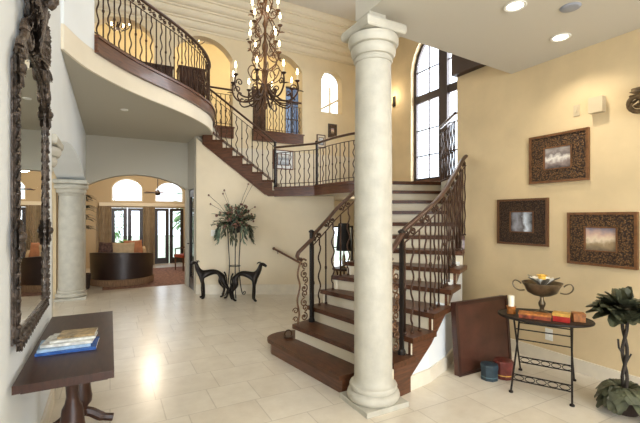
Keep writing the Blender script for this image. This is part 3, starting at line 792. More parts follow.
tiers = [(8, .50, 3.67, [(.05, 3.62), (.12, 3.51), (.27, 3.39), (.42, 3.40), (.51, 3.52), (.50, 3.66)], .2),
         (4, .27, 4.20, [(.03, 4.14), (.09, 4.05), (.18, 4.03), (.25, 4.09), (.27, 4.19)], .25),
         (4, .27, 4.48, [(.03, 4.42), (.09, 4.35), (.18, 4.33), (.25, 4.38), (.27, 4.47)], .62),
         (4, .20, 4.76, [(.03, 4.74), (.08, 4.66), (.14, 4.65), (.18, 4.70), (.19, 4.75)], 1.0)]
for n, R_, tz, prof, off in tiers:
    # profiles are in world heights; the thing's origin is at z 3.35
    o = chand_arm('arm', [(u, z-3.35) for u, z in prof], R_, tz-3.35, IRON if n == 8 else GOLD, .013 if n == 8 else .009)
    for k in range(n):
        a = 2*PI*k/n+off
        if k == 0: o.rotation_euler = (0, 0, a)
        else: part_copy(o, ch, (CX, CY, 3.35), (0, 0, a))
o = chand_arm('lower_scroll', [(.04, .22), (.10, .10), (.22, .0), (.36, -.03), (.43, .03), (.41, .10), (.37, .09)], 0, 0, IRON, .011, False, False)
for k in range(1, 8): part_copy(o, ch, (CX, CY, 3.35), (0, 0, 2*PI*k/8))
o.rotation_euler = (0, 0, 0)
o = chand_arm('cage_scroll', [(.05, .5), (.17, .58), (.22, .70), (.15, .82), (.08, .92), (.11, 1.04), (.17, 1.12), (.13, 1.24), (.06, 1.34), (.09, 1.46), (.13, 1.54), (.06, 1.64)], 0, 0, GOLD, .009, False, False)
for k in range(1, 6): part_copy(o, ch, (CX, CY, 3.35), (0, 0, 2*PI*k/6+.25))
o.rotation_euler = (0, 0, .25)
o = chand_arm('hanging_scroll', [(.03, .28), (.20, .36), (.26, .48), (.20, .56), (.13, .50), (.17, .44)], 0, 0, GOLD, .008, False, False)
for k in range(1, 8): part_copy(o, ch, (CX, CY, 3.35), (0, 0, 2*PI*k/8+.6))
o.rotation_euler = (0, 0, .6)

def small_chandelier(x, y, z, label):
    t = thing('hall_chandelier', label, 'chandelier', (x, y, z))
    f = B(); lathe(f, [(.02, -.16), (.05, -.1), (.02, 0), (.03, .1), (.012, .2)], n=10); tube(f, [(0, 0, .2), (0, 0, 7.099-z)], .01, 6); obj('stem', f, IRONB, t, True, local=True)
    for k in range(6):
        a = PI*k/3; f = B(); tube(f, spline([(0, 0, -.1), (.12*math.cos(a), .12*math.sin(a), -.14), (.24*math.cos(a), .24*math.sin(a), -.05), (.25*math.cos(a), .25*math.sin(a), .02)], 5), .010, 6)
        tube(f, [(.19*math.cos(a)+u*math.cos(a), .19*math.sin(a)+u*math.sin(a), .02+w) for u, w in spiral((0, 0), .05, .01, 0, 1.2)], .007, 5)
        o = obj('arm', f, IRONB, t, True, local=True)
        f = B(); lathe(f, [(.012, .02), (.024, .06), (.018, .11), (.003, .14)], (.25*math.cos(a), .25*math.sin(a), 0), 8); obj('bulb', f, BULB, o, True, local=True)
small_chandelier(.16, 10.5, 6.22, 'small lit iron chandelier seen behind the balcony railing near the wall corner')
small_chandelier(2.0, 10.7, 6.36, 'small lit iron chandelier behind the curved end of the balcony railing')

t = thing('wall_sconce', 'small lit wall sconce beside the tall stair window, partly behind the column', 'wall light', (6.3, 7.75, 4.5))
f = B(); obox(f, (6.288, 7.75, 4.5), (.02, .09, .26)); tube(f, spline([(6.28, 7.75, 4.45), (6.22, 7.75, 4.40), (6.17, 7.75, 4.45), (6.17, 7.75, 4.5)], 5), .010, 6); lathe(f, [(.01, 4.49), (.035, 4.505), (.04, 4.515)], (6.17, 7.75, 0), 12); obj('bracket', f, IRONB, t, True)
f = B(); lathe(f, [(.014, 4.516), (.022, 4.55), (.02, 4.60), (.003, 4.65)], (6.17, 7.75, 0), 12); obj('bulb', f, BULB, t, True)
# ------------------------------------------------------------------ mirror
mx = -.44
mr = thing('carved_mirror', 'tall mirror in an ornate carved dark wood frame on white wall', 'mirror', (mx, 3.0, .98))
y0, y1, z0, zs, za = 2.47, 3.50, .97, 2.38, 2.60; ym = (y0+y1)/2
outl = [(y0, z0), (y1, z0), (y1, zs+.02), (y1-.22, zs+.20), (ym, za), (y0+.22, zs+.20), (y0, zs+.02)]
g = B(); extr(g, [(mx+.012, y, z) for y, z in outl], (.006, 0, 0)); obj('mirror_glass', g, MIRROR, mr)
f = B(); extr(f, [(mx+.002, y, z) for y, z in [(ym+(y-ym)*1.03, z0+(z-z0)*1.01-.02) for y, z in outl]], (.009, 0, 0)); obj('backing', f, CARVE, mr)
f = B()
loop = [V((mx+.022, ym+(y-ym)*1.0, z)) for y, z in outl]
dense = []
for i in range(len(loop)):
    p, q = loop[i], loop[(i+1) % len(loop)]; n = max(2, int((q-p).length/.022))
    dense += [p.lerp(q, j/n) for j in range(n)]
tube(f, dense, [.017+.004*math.sin(i*1.35) for i in range(len(dense))], 8, True)
inn = [V((mx+.022, ym+(p.y-ym)*.955, p.z+(.03 if p.z < 1.2 else -.04))) for p in loop]; d2 = []
for i in range(len(inn)):
    p, q = inn[i], inn[(i+1) % len(inn)]; n = max(2, int((q-p).length/.03)); d2 += [p.lerp(q, j/n) for j in range(n)]
tube(f, d2, .007, 6, True)
obj('frame', f, CARVE, mr, True)
f = B()
for i, p in enumerate(dense):
    if i % 3 == 0:
        c = V((mx+.05, ym, (z0+zs)/2)); out = (p-c); out.x = 0; out.normalize()
        tn = (dense[(i+1) % len(dense)]-p).normalized()
        leaf(f, p+V((.010, 0, 0))-out*.01, out*.8+tn*.8+V((.08, 0, 0)), .075, .045, .1, up=(1, 0, 0), th=.004)
        leaf(f, p+V((.012, 0, 0)), -out*.4+tn*.9+V((.03, 0, 0)), .04, .03, .1, up=(1, 0, 0), th=.004)
        ball(f, p+V((.012, 0, 0))+out*.02, .013, u=7, v=5)
obj('leaf_carving', f, CARVE, mr, True)
f = B()
def mirror_spiral(yc, zc, r, sg, rad, x=.035, turns=1.4, a0=0):
    tube(f, [(mx+x+.012*i/22, yc+sg*u, zc+z) for i, (u, z) in enumerate(spiral((0, 0), r, r*.15, a0, turns))], [rad*(1-.4*i/22) for i in range(23)], 8)
for sg in (-1, 1):
    mirror_spiral(ym+sg*.14, 2.74, .10, sg, .028); mirror_spiral(ym+sg*.30, 2.60, .09, sg, .024); mirror_spiral(ym+sg*.09, 2.90, .08, -sg, .028, .05)
    mirror_spiral(ym+sg*.46, 2.47, .06, sg, .02)
    tube(f, spline([(mx+.03, ym+sg*.52, 2.44), (mx+.04, ym+sg*.34, 2.64), (mx+.045, ym+sg*.2, 2.78), (mx+.05, ym+sg*.06, 2.96)], 6), .022, 8)
tube(f, spline([(mx+.03, ym-.04, 2.62), (mx+.05, ym, 2.8), (mx+.06, ym+.0, 2.90), (mx+.075, ym-.03, 2.97), (mx+.11, ym-.05, 2.98), (mx+.12, ym-.06, 2.93), (mx+.10, ym-.05, 2.91)], 6), [.035]*20+[.042]*10+[.032]*7, 10)
for i in range(110):
    a = random.uniform(0, PI); q = random.uniform(.05, .36)
    leaf(f, (mx+.03+random.uniform(0, .02), ym+q*math.cos(a)*1.1, 2.62+q*math.sin(a)*1.0), (random.uniform(.05, .35), math.cos(a), math.sin(a)*1.1), .13, .07, .25, up=(1, 0, 0), th=.006)
for sg in (-1, 1): ball(f, (mx+.05, ym+sg*.07, 2.84), .035, u=8, v=6)
obj('crest', f, CARVE, mr, True)
for yy, zz in ((y1+.01, 2.36), (y1+.01, 1.5), (y0-.01, 2.36), (y0-.01, 1.5)):
    f = B()
    for k in range(9):
        a = 2*PI*k/9; leaf(f, (mx+.025, yy, zz), (.25, math.cos(a), math.sin(a)*1.4), .10, .06, .1, up=(1, 0, 0), th=.005)
    ball(f, (mx+.04, yy, zz), .03, u=8, v=6); obj('rosette', f, CARVE, mr, True)

# ------------------------------------------------------------------ console table and magazines
ct = thing('console_table', 'dark mahogany console table with turned pedestals under the carved mirror', 'table', (-.2, 3.1, 0))
f = B(); box(f, -.418, .02, 2.36, 3.86, .74, .78); bev(f, .012, 3); obj('tabletop', f, WOODM, ct, True)
f = B(); box(f, -.39, -.01, 2.40, 3.82, .722, .739); obj('under_moulding', f, WOODM, ct)
turn = [(.05, .60), (.062, .60), (.065, .57), (.045, .55), (.04, .53), (.055, .515), (.06, .50), (.042, .485), (.036, .46), (.032, .40), (.04, .36), (.055, .33), (.075, .28), (.082, .24), (.078, .20), (.055, .17), (.05, .15), (.06, .13), (.06, .11), (.05, .10)]
for y in (2.78, 3.46):
    f = B(); lathe(f, [(r_, z+.12 if z > .3 else z) for r_, z in turn][::-1], (-.2, y, 0), 20); obj('pedestal', f, WOODM, ct, True)
    f = B(); box(f, -.36, -.04, y-.045, y+.045, .70, .7215); bev(f, .01); obj('cleat', f, WOODM, ct)
    f = B(); tube(f, spline([(-.415, y, .035), (-.34, y, .06), (-.27, y, .11), (-.2, y, .13), (-.13, y, .11), (-.06, y, .06), (.02, y, .035)], 5), [.03]*4+[.036]*22+[.03]*5, 8); obj('foot', f, WOODM, ct, True)
f = B(); tube(f, [(-.2, 2.80, .22), (-.2, 3.44, .22)], .022, 10); obj('stretcher', f, WOODM, ct, True)
mg = [('magazine', MAGB, 'bright blue glossy magazine at the bottom of the pile on console table', -.225, 2.91, .31, .23, .017, -.06),
      ('magazine', MAGL, 'pale blue magazine second from the bottom of the pile on console table', -.245, 2.92, .27, .22, .015, .02),
      ('magazine', MAGW, 'silver grey magazine in the middle of the pile on console table', -.22, 2.94, .27, .21, .015, -.12),
      ('magazine', MAGW, 'thin white brochure just under the topmost booklet on console table', -.20, 2.96, .24, .18, .012, -.02),
      ('magazine', MAGG, 'gold brown patterned booklet on top of the magazine pile', -.18, 2.97, .20, .15, .013, -.10)]
z = .7805
for nm, mt, lb, x, y, a, c, h, rz in mg:
    t = thing(nm, lb, 'magazine', (x, y, z), rz, group='magazines on the console table')
    f = B(); box(f, -a/2, a/2, -c/2, c/2, .001, h-.0015); obj('pages', f, PAPER, t, local=True)
    f = B(); box(f, -a/2-.002, a/2+.002, -c/2-.002, c/2+.002, h-.0015, h); box(f, -a/2-.002, a/2+.002, -c/2-.004, -c/2-.0005, 0, h-.0015); obj('cover', f, mt, t, local=True)
    z += h+.0006

# ------------------------------------------------------------------ pictures
def framed(label, axis, c, w, h, d=.034, field=FRAMEO, edge=FRAMEG, img=PRINT1, fr=.26, group=None, mat_w=None):
    """axis 'x': hangs on a wall facing -x; axis 'y': on a wall facing -y"""
    t = thing('framed_picture', label, 'picture', c, group=group)
    def P(u, v, k): return (-k, -u, v) if axis == 'x' else (u, -k, v)
    def bar(bm, u0, u1, v0, v1, k0, k1): extr(bm, [P(u0, v0, k0), P(u1, v0, k0), P(u1, v1, k0), P(u0, v1, k0)], V(P(0, 0, k1))-V(P(0, 0, k0)))
    W2, H2 = w/2, h/2; e = .045
    def ring(bm, a, c_, e_, k0, k1):
        bar(bm, -a, a, c_-e_, c_, k0, k1); bar(bm, -a, a, -c_, -c_+e_, k0, k1); bar(bm, -a, -a+e_, -c_+e_, c_-e_, k0, k1); bar(bm, a-e_, a, -c_+e_, c_-e_, k0, k1)
    e = min(.025, w*.1)
    f = B(); ring(f, W2, H2, e, .001, d); bev(f, .006); obj('outer_moulding', f, edge, t)
    iw, ih = W2*(1-fr*2), H2*(1-fr*2.05)
    f = B(); ring(f, W2-e, H2-e, min(W2-e-iw, H2-e-ih) if False else .001, .002, d*.3)
    bar(f, -W2+e, W2-e, ih, H2-e, .002, d*.62); bar(f, -W2+e, W2-e, -H2+e, -ih, .002, d*.62); bar(f, -W2+e, -iw, -ih, ih, .002, d*.62); bar(f, iw, W2-e, -ih, ih, .002, d*.62)
    obj('carved_border', f, field, t)
    f = B(); ring(f, iw, ih, .014, .003, d*.85); bev(f, .004); obj('inner_moulding', f, edge, t)
    f = B(); bar(f, -iw+.012, iw-.012, -ih+.012, ih-.012, .004, d*.4); obj('print', f, img, t)
    for o in t.children:   # built around the origin: undo the world-to-local shift
        for v in o.data.vertices: v.co = v.co+V(c)
    return t
framed('ornate brown framed misty print, highest of the three on the beige wall', 'x', (4.25, 2.48, 2.238), .63, .53, img=PRINT1)
framed('dark framed grey print, nearest the staircase on the beige wall', 'x', (4.25, 2.895, 1.543), .635, .54, field=carved('dark carved field', (44, 31, 23), (96, 70, 46), 62), edge=M('dark gilt moulding', (104, 70, 42), .35, metal=.3), img=PRINT2)
framed('bronze framed river sunset print above the potted topiary', 'x', (4.25, 2.063, 1.382), .62, .53, img=PRINT3)
framed('brown framed pale sketch hanging behind the landing railing', 'y', (3.95, 9.35, 3.08), .56, .50, .03, WALLW, M('wood picture edge', (110, 66, 40), .4), PRINT4, .2)
framed('lower of two small pictures under the niche window', 'y', (5.06, 9.35, 3.66), .26, .36, .03, WALLC, M('brown picture edge', (92, 62, 42), .4), PRINT4, .2)
framed('upper of two small dark framed pictures under the niche window', 'y', (5.42, 9.35, 3.98), .27, .38, .03, FRAMEO, M('dark picture edge', (60, 40, 28), .4), PRINT3, .26)
f = B(); box(f, -.25, .25, -.03, 0, -.8, .8); single('tapestry', f, TAPES, 'tall dark hanging panel in the upstairs hall behind the chandelier', 'wall hanging', (4.42, 12.598, 5.1))
def plate(name, label, cat, y, z, w, h, d, mat, knob=True):
    t = thing(name, label, cat, (4.25, y, z)); f = B(); box(f, 4.25-d, 4.249, y-w/2, y+w/2, z-h/2, z+h/2); bev(f, .004); obj('faceplate', f, mat, t)
    if knob: f = B(); box(f, 4.25-d-.008, 4.25-d-.0005, y-w/6, y+w/6, z-h/5, z+h/5); obj('toggle', f, mat, t)
plate('wall_switch', 'small white control plate high on the beige wall beside the chime box', 'switch', 2.29, 2.70, .06, .11, .012, BEIGEP)
plate('door_chime', 'beige box mounted high on the beige wall near the corbel', 'door chime', 2.085, 2.70, .125, .15, .07, BEIGEP, False)
plate('power_outlet', 'white electrical outlet low on the wall behind the iron table', 'outlet', 2.58, .31, .08, .125, .008, PLATE)
t = thing('wall_switch', 'white light switch on the cream wall beside the flower stand', 'switch', sp(1.28, 1.28))
f = B(); extr(f, [sp(1.24, 1.20, -.001), sp(1.33, 1.20, -.001), sp(1.33, 1.33, -.001), sp(1.24, 1.33, -.001)], tuple(-WD*.01)); obj('faceplate', f, PLATE, t)
f = B(); extr(f, [sp(1.275, 1.245, -.0115), sp(1.295, 1.245, -.0115), sp(1.295, 1.285, -.0115), sp(1.275, 1.285, -.0115)], tuple(-WD*.008)); obj('toggle', f, PLATE, t)
# bronze bracket at the edge of the frame
t = thing('wall_corbel', 'bronze scrolled wall bracket cut off by the edge of the photo', 'bracket', (4.25, 1.68, 2.6))
f = B(); tube(f, [(4.2-.08*0+u*-.0-.0-(.06+z*.3), 1.72+u, 2.62+z) for u, z in spiral((0, 0), .09, .02, PI, 1.4)], .022, 8); obj('scroll', f, BRACK, t, True)
f = B(); obox(f, (4.19, 1.66, 2.74), (.115, .22, .035)); bev(f, .01); obox(f, (4.235, 1.66, 2.6), (.025, .10, .26)); obj('bracket_plate', f, BRACK, t)
f = B(); 
for k in range(6): leaf(f, (4.15, 1.70, 2.66), (-.5, math.cos(k), math.sin(k*1.3)-.5), .1, .05, .3, th=.004)
obj('leaf_ornament', f, BRACK, t)

# ceiling fittings
def can(x, y, label):
    t = thing('recessed_downlight', label, 'ceiling light', (x, y, LOW), group='recessed downlights')
    f = B(); lathe(f, [(.062, LOW-.001), (.085, LOW-.001), (.088, LOW-.006), (.082, LOW-.012), (.064, LOW-.008), (.062, LOW-.001)], (x, y, 0), 28, None, False); obj('trim_ring', f, PLATE, t, True)
    f = B(); lathe(f, [(.061, LOW-.0005), (.061, LOW-.005), (.001, LOW-.006)], (x, y, 0), 24); obj('lens', f, CANL, t, True)
    l = bpy.data.lights.new('downlight', 'SPOT'); l.energy = 68; l.color = (1, .90, .74); l.spot_size = 2.3; l.spot_blend = .8; l.shadow_soft_size = .06
    o = bpy.data.objects.new('downlight', l); COL.objects.link(o); o.location = (x, y, LOW-.03)
can(2.90, 2.04, 'lit recessed downlight in the low ceiling nearer the column')
can(3.79, 2.19, 'lit recessed downlight in the low ceiling nearer the beige wall')
f = B(); lathe(f, [(.001, -.014), (.06, -.014), (.072, -.010), (.078, -.001)], n=28); single('smoke_detector', f, M('grey plastic', (150, 154, 164), .5), 'round grey detector on the low ceiling beside the downlights', 'smoke detector', (3.32, 1.84, LOW), smooth=True)
f = B(); lathe(f, [(.001, -.012), (.05, -.012), (.058, -.001)], n=20); single('ceiling_spotlight', f, PLATE, 'small white round light in the grey underside of the balcony', 'ceiling light', (.2, 6.9, 3.30), smooth=True)

# ------------------------------------------------------------------ iron bistro table and what stands on it
TX, TY, TZ = 3.61, 2.245, .66
ax = V((.46, -.888, 0)); ay = V((.888, .46, 0))
bt = thing('bistro_table', 'oval black iron folding table with scrolled leg bands by the beige wall', 'table', (TX, TY, 0))
E = lambda a, A_, B_, z: V((TX, TY, z))+ax*(A_*math.cos(a))+ay*(B_*math.sin(a))
angs = [2*PI*i/48 for i in range(48)]
f = B(); prism(f, [E(a, .385, .27, 0) for a in angs], TZ-.008, TZ); obj('tabletop', f, M('perforated iron', (58, 50, 42), .55, metal=.5, var=.5, vscale=110), bt)
f = B(); tube(f, [E(a, .39, .275, TZ-.008) for a in angs], .012, 8, True); obj('rim', f, IRONB, bt, True)
def Lp(u, v, z): return V((TX, TY, z))+ax*u+ay*v
for sg in (-1, 1):
    for e in (-1, 1):
        f = B(); tube(f, [Lp(e*.235, sg*.31, .012), Lp(e*.225, 0, .36), Lp(e*.225, -sg*.20, TZ-.02)], .0085, 8); lathe(f, [(.02, 0), (.02, .012), (.01, .02)], Lp(e*.235, sg*.31, 0), 10); obj('leg', f, IRONB, bt, True)
for sg, z in ((-1, .09), (1, .12)):
    v = sg*.31*(1-z/.36)
    f = B()
    for dz in (0, .055): tube(f, [Lp(-.232, v, z+dz), Lp(.232, v, z+dz)], .006, 6)
    for k in range(5):
        u0 = -.18+.09*k; tube(f, [Lp(u0+.04*math.cos(q), v, z+.0275+.022*math.sin(q)) for q in angs[::4]], .004, 5, True)
    obj('scroll_band', f, IRONB, bt, True)
for sg, z in ((-1, .54), (1, .54), (-1, .40)):
    v = -sg*.20*((z-.36)/.28); f = B(); tube(f, [Lp(-.225, v, z), Lp(.225, v, z)], .006, 6); obj('crossbar', f, IRONB, bt, True)
Z0 = TZ+.0012
cp = Lp(-.27, -.05, Z0)
t = thing('candle_holder', 'small amber printed candle holder with ivory pillar candle on iron table', 'candle', tuple(cp))
f = B(); lathe(f, [(.038, 0), (.04, .01), (.036, .03), (.04, .06), (.046, .07), (.03, .068)], n=18); obj('holder', f, TANB, t, True, local=True)
f = B(); lathe(f, [(.028, .071), (.028, .17), (.024, .176), (.003, .174)], n=18); obj('candle', f, WAX, t, True, local=True)
def dbox(name, label, u, v, w, d, h, rz, m1, m2):
    c = Lp(u, v, Z0); t = thing(name, label, 'box', tuple(c), math.atan2(ax.y, ax.x)+rz)
    f = B(); box(f, -w/2, w/2, -d/2, d/2, 0, h*.66); bev(f, .004); obj('box_base', f, m1, t, local=True)
    f = B(); box(f, -w/2-.003, w/2+.003, -d/2-.003, d/2+.003, h*.665, h); bev(f, .006); obj('lid', f, m2, t, local=True)
dbox('trinket_box', 'long rust patterned box lying on iron table in front of the bowl', -.06, -.13, .26, .10, .05, .06, RUSTB, TANB)
dbox('trinket_box', 'red lacquered box with gold lid on iron table', .15, -.10, .13, .10, .075, -.05, REDL, GOLDB)
dbox('trinket_box', 'amber box at the narrow end of the iron table', .275, -.02, .09, .09, .075, .25, TANB, TANB)
bc = Lp(-.02, .08, Z0)
t = thing('pedestal_bowl', 'tarnished silver two handled bowl on a tall foot on iron table', 'bowl', tuple(bc))
f = B(); lathe(f, [(.075, 0), (.08, .01), (.06, .022), (.025, .035), (.018, .06), (.03, .09), (.032, .11), (.018, .14), (.016, .165), (.03, .175)], n=24); obj('foot', f, PEWTER, t, True, local=True)
f = B(); lathe(f, [(.02, .176), (.08, .185), (.13, .215), (.155, .27), (.175, .30), (.178, .308), (.168, .308), (.145, .27), (.12, .228), (.07, .2), (.005, .195)], n=32); obj('bowl', f, PEWTER, t, True, local=True)
for sg in (-1, 1):
    f = B(); tube(f, [V((0, 0, 0))+ax*(sg*(.17+.0+u))+V((0, 0, .25+z)) for u, z in [(q.x, q.z) for q in spline([(-.02, 0, -.03), (.03, 0, -.035), (.07, 0, -.01), (.085, 0, .03), (.065, 0, .06), (.03, 0, .05), (.01, 0, .03)], 4)]], .007, 6); obj('handle', f, PEWTER, t, True, local=True)
t = thing('silk_flower', 'white and yellow silk flower lying in the silver bowl', 'flower', tuple(bc+V((0, 0, .24))))
f = B()
for k in range(9):
    a = 2*PI*k/9; leaf(f, (.01*math.cos(a), .01*math.sin(a), .03), (math.cos(a), math.sin(a), 1.1), .14, .09, .15, th=.002)
obj('petals', f, FLWHT, t, local=True)
f = B()
for k in range(7):
    a = 2*PI*k/7; leaf(f, (0, 0, .09), (math.cos(a), math.sin(a), 1.6), .085, .05, .25, th=.002)
ball(f, (0, 0, .115), .034, u=10, v=7); obj('center', f, FLYEL, t, True, local=True)
f = B()
for k in range(5):
    a = 2*PI*k/5+.3; leaf(f, (0, 0, .02), (math.cos(a), math.sin(a), .9), .2, .06, .15, th=.002)
obj('leaves', f, M('grey green leaf', (120, 112, 96), .6), t, local=True)

# leaning panel and tins
lean = .075
t = thing('leaning_panel', 'large dark brown flat case leaning against the white stair wall', 'panel', (3.48, 2.80, 0))
rm = Matrix.Translation((3.47, 2.80, 0)) @ Matrix.Rotation(.0, 4, 'Z') @ Matrix.Rotation(-lean, 4, 'X')
f = B(); box(f, -.40, .40, -.03, .03, .004, .73); bev(f, .006); f.transform(rm); obj('panel', f, PANELW, t)
f = B()
for x0_, x1_, z0_, z1_ in ((-.40, .40, .70, .735), (-.40, .40, .0, .03), (-.405, -.37, .03, .70), (.37, .405, .03, .70)): box(f, x0_, x1_, -.038, -.0305, z0_, z1_)
f.transform(rm); obj('edging', f, M('dark edging', (54, 30, 22), .35), t)
def tin(label, x, y, r_, h, n, mat, band):
    t = thing('lidded_tin', label, 'box', (x, y, 0), .3)
    f = B(); lathe(f, [(r_*.96, 0), (r_, .01), (r_, h*.7)], n=n); obj('tin_base', f, mat, t, local=True)
    f = B(); lathe(f, [(r_*1.05, h*.705), (r_*1.06, h*.93), (r_*.98, h), (r_*.2, h+.006)], n=n); obj('lid', f, mat, t, local=True)
    f = B(); lathe(f, [(r_*1.005, h*.2), (r_*1.01, h*.21), (r_*1.01, h*.24), (r_*1.005, h*.25)], n=n); obj('band', f, band, t, local=True)
tin('small teal lidded box on the floor in front of the leaning case', 3.30, 2.60, .082, .15, 8, TEAL, M('teal band', (90, 120, 126), .4))
tin('oxblood red lidded box on the floor beside the teal box', 3.46, 2.56, .088, .175, 10, OXRED, GOLDB)

# ------------------------------------------------------------------ topiary plant by the wall
px, py = 3.725, 1.635
t = thing('potted_topiary', 'dark leaved potted topiary with twisted trunk beside the beige wall', 'plant', (px, py, 0))
f = B(); lathe(f, [(.09, 0), (.10, .01), (.12, .12), (.125, .15), (.11, .155), (.10, .14)], (px, py, 0), 24); obj('pot', f, TERRA, t, True)
f = B()
for q in (0, PI): tube(f, [(px+.016*math.cos(q+i*.7), py+.016*math.sin(q+i*.7), .13+i*.05) for i in range(14)], .013, 7)
tube(f, [(px, py, .45), (px-.05, py+.02, .53), (px-.06, py+.02, .60)], .008, 6); tube(f, [(px, py, .38), (px+.06, py-.02, .47)], .007, 6)
obj('trunk', f, TRUNKM, t, True)
f = B()
for i in range(120):
    a = random.uniform(0, 2*PI); e = random.uniform(-.35, 1); q = math.sqrt(max(0, 1-e*e))
    d = V((math.cos(a)*q, math.sin(a)*q, e*.55)); leaf(f, V((px, py, .83))+d*.07, d+V((0, 0, -.02)), random.uniform(.12, .20), .12, .16, th=.002)
obj('crown_foliage', f, LEAFD, t)
f = B()
for i in range(80):
    a = random.uniform(0, 2*PI); e = random.uniform(.0, .9)
    d = V((math.cos(a), math.sin(a), e)); leaf(f, V((px, py, .16))+d*.05, d, random.uniform(.12, .19), .11, .9, th=.002)
obj('base_foliage', f, LEAFD, t)

# ------------------------------------------------------------------ greyhound statues
def skin_mesh(name, verts, edges, radii, root=0, sub=2):
    me = bpy.data.meshes.new(name); me.from_pydata(verts, edges, []); me.update()
    o = bpy.data.objects.new(name, me); COL.objects.link(o)
    m = o.modifiers.new('s', 'SKIN'); m.use_smooth_shade = True; m.branch_smoothing = .6
    for i, r_ in enumerate(radii):
        sv = me.skin_vertices[0].data[i]; sv.radius = r_ if isinstance(r_, tuple) else (r_, r_); sv.use_root = (i == root)
    s = o.modifiers.new('u', 'SUBSURF'); s.levels = sub; s.render_levels = sub
    dg = bpy.context.evaluated_depsgraph_get(); dg.update()
    out = bpy.data.meshes.new_from_object(o.evaluated_get(dg))
    bpy.data.objects.remove(o); bpy.data.meshes.remove(me)
    out.shade_smooth(); return out
dv, de, dr = [], [], []
def dchain(pts, frm=None):
    prev = frm
    for p, r_ in pts:
        dv.append(p); dr.append(r_); i = len(dv)-1
        if prev is not None: de.append((prev, i))
        prev = i
    return prev
dchain([((-.20, 0, .50), (.062, .070))])                                             # 0 pelvis
dchain([((-.10, 0, .53), (.055, .060)), ((.02, 0, .51), (.060, .075)), ((.14, 0, .47), (.078, .105)), ((.22, 0, .49), (.066, .085)), ((.265, 0, .575), (.044, .052)), ((.285, 0, .645), (.036, .042)), ((.305, 0, .70), (.044, .042)), ((.355, 0, .685), (.034, .034)), ((.41, 0, .645), (.020, .022))], 0)
chest = 3; wither = 4
for s in (-1, 1):
    k = .09 if s > 0 else 0
    dchain([((.19, s*.062, .40), (.048, .044)), ((.185-k*.4, s*.065, .29), .034), ((.19-k*.6, s*.062, .17), .026), ((.185-k*.6, s*.062, .05), .022), ((.195-k*.6, s*.062, .024), .024), ((.24-k*.6, s*.062, .018), .018)], chest)
    dchain([((-.20, s*.062, .42), (.076, .056)), ((-.15-k, s*.066, .30), (.052, .042)), ((-.235-k, s*.064, .185), .028), ((-.205-k, s*.062, .05), .022), ((-.19-k, s*.062, .024), .024), ((-.145-k, s*.062, .018), .018)], 0)
DOG = skin_mesh('body', dv, de, dr, 0, 2); DOG.materials.append(BRONZE)
def dog(label, x, y, rz, s=1.0, flip=1):
    t = thing('greyhound_statue', label, 'statue', (x, y, 0), rz, group='bronze greyhound statues'); t.scale = (s, s, s)
    o = bpy.data.objects.new('body', DOG); COL.objects.link(o); o.parent = t; W[o.name] = W[t.name].copy()
    for sg in (-1, 1):
        f = B(); leaf(f, (.29, sg*.022, .725), (-.5, sg*.6, .3), .075, .045, .6, th=.005); obj('ear', f, BRONZE, t, local=True)
    f = B(); tube(f, spline([(-.235, 0, .51), (-.268, 0, .44), (-.285, .0, .35), (-.28, .0, .27), (-.262, 0, .22)], 5), [.016]*6+[.012]*8+[.008]*7, 7); obj('tail', f, BRONZE, t, True, local=True)
    return t
view = math.atan2(-.4741, .8805)
dog('bronze greyhound statue facing the passage door, beside the flower stand', 1.76, 7.76, view+PI+.12, 1.02)
dog('bronze greyhound statue facing the staircase, beside the flower stand', 2.27, 7.22, view-.1, 1.02)

# ------------------------------------------------------------------ flower stand
sx, sy = 2.20, 7.70
t = thing('iron_plant_stand', 'tall slender black iron plant stand between the greyhound statues', 'plant stand', (sx, sy, 0))
for k in range(3):
    a = 2*PI*k/3+.35; c_, s_ = math.cos(a), math.sin(a)
    f = B(); tube(f, spline([(sx+.20*c_, sy+.20*s_, .02), (sx+.15*c_, sy+.15*s_, .20), (sx+.11*c_, sy+.11*s_, .6), (sx+.13*c_, sy+.13*s_, 1.0), (sx+.15*c_, sy+.15*s_, 1.34), (sx+.19*c_, sy+.19*s_, 1.42)], 6), .010, 6)
    tube(f, [(sx+(.24+u)*c_, sy+(.24+u)*s_, .05+z) for u, z in spiral((0, 0), .045, .01, PI, 1.3)], .008, 6)
    obj('leg', f, IRONB, t, True)
for z, r_ in ((.62, .11), (1.30, .145)):
    f = B(); tube(f, [(sx+r_*math.cos(a), sy+r_*math.sin(a), z) for a in angs[::2]], .008, 6, True); obj('hoop', f, IRONB, t, True)
fl = thing('flower_arrangement', 'trailing dried flower and foliage arrangement in a dark urn on the iron stand', 'flower arrangement', (sx, sy, 1.28))
f = B(); lathe(f, [(.05, 1.27), (.10, 1.30), (.13, 1.38), (.125, 1.47), (.14, 1.50), (.12, 1.50), (.10, 1.42)], (sx, sy, 0), 20); obj('urn', f, M('dark pewter urn', (56, 54, 58), .4, metal=.5), fl, True)
f = B(); fl_f, fl_s, fl_r, fl_t = B(), B(), B(), B()
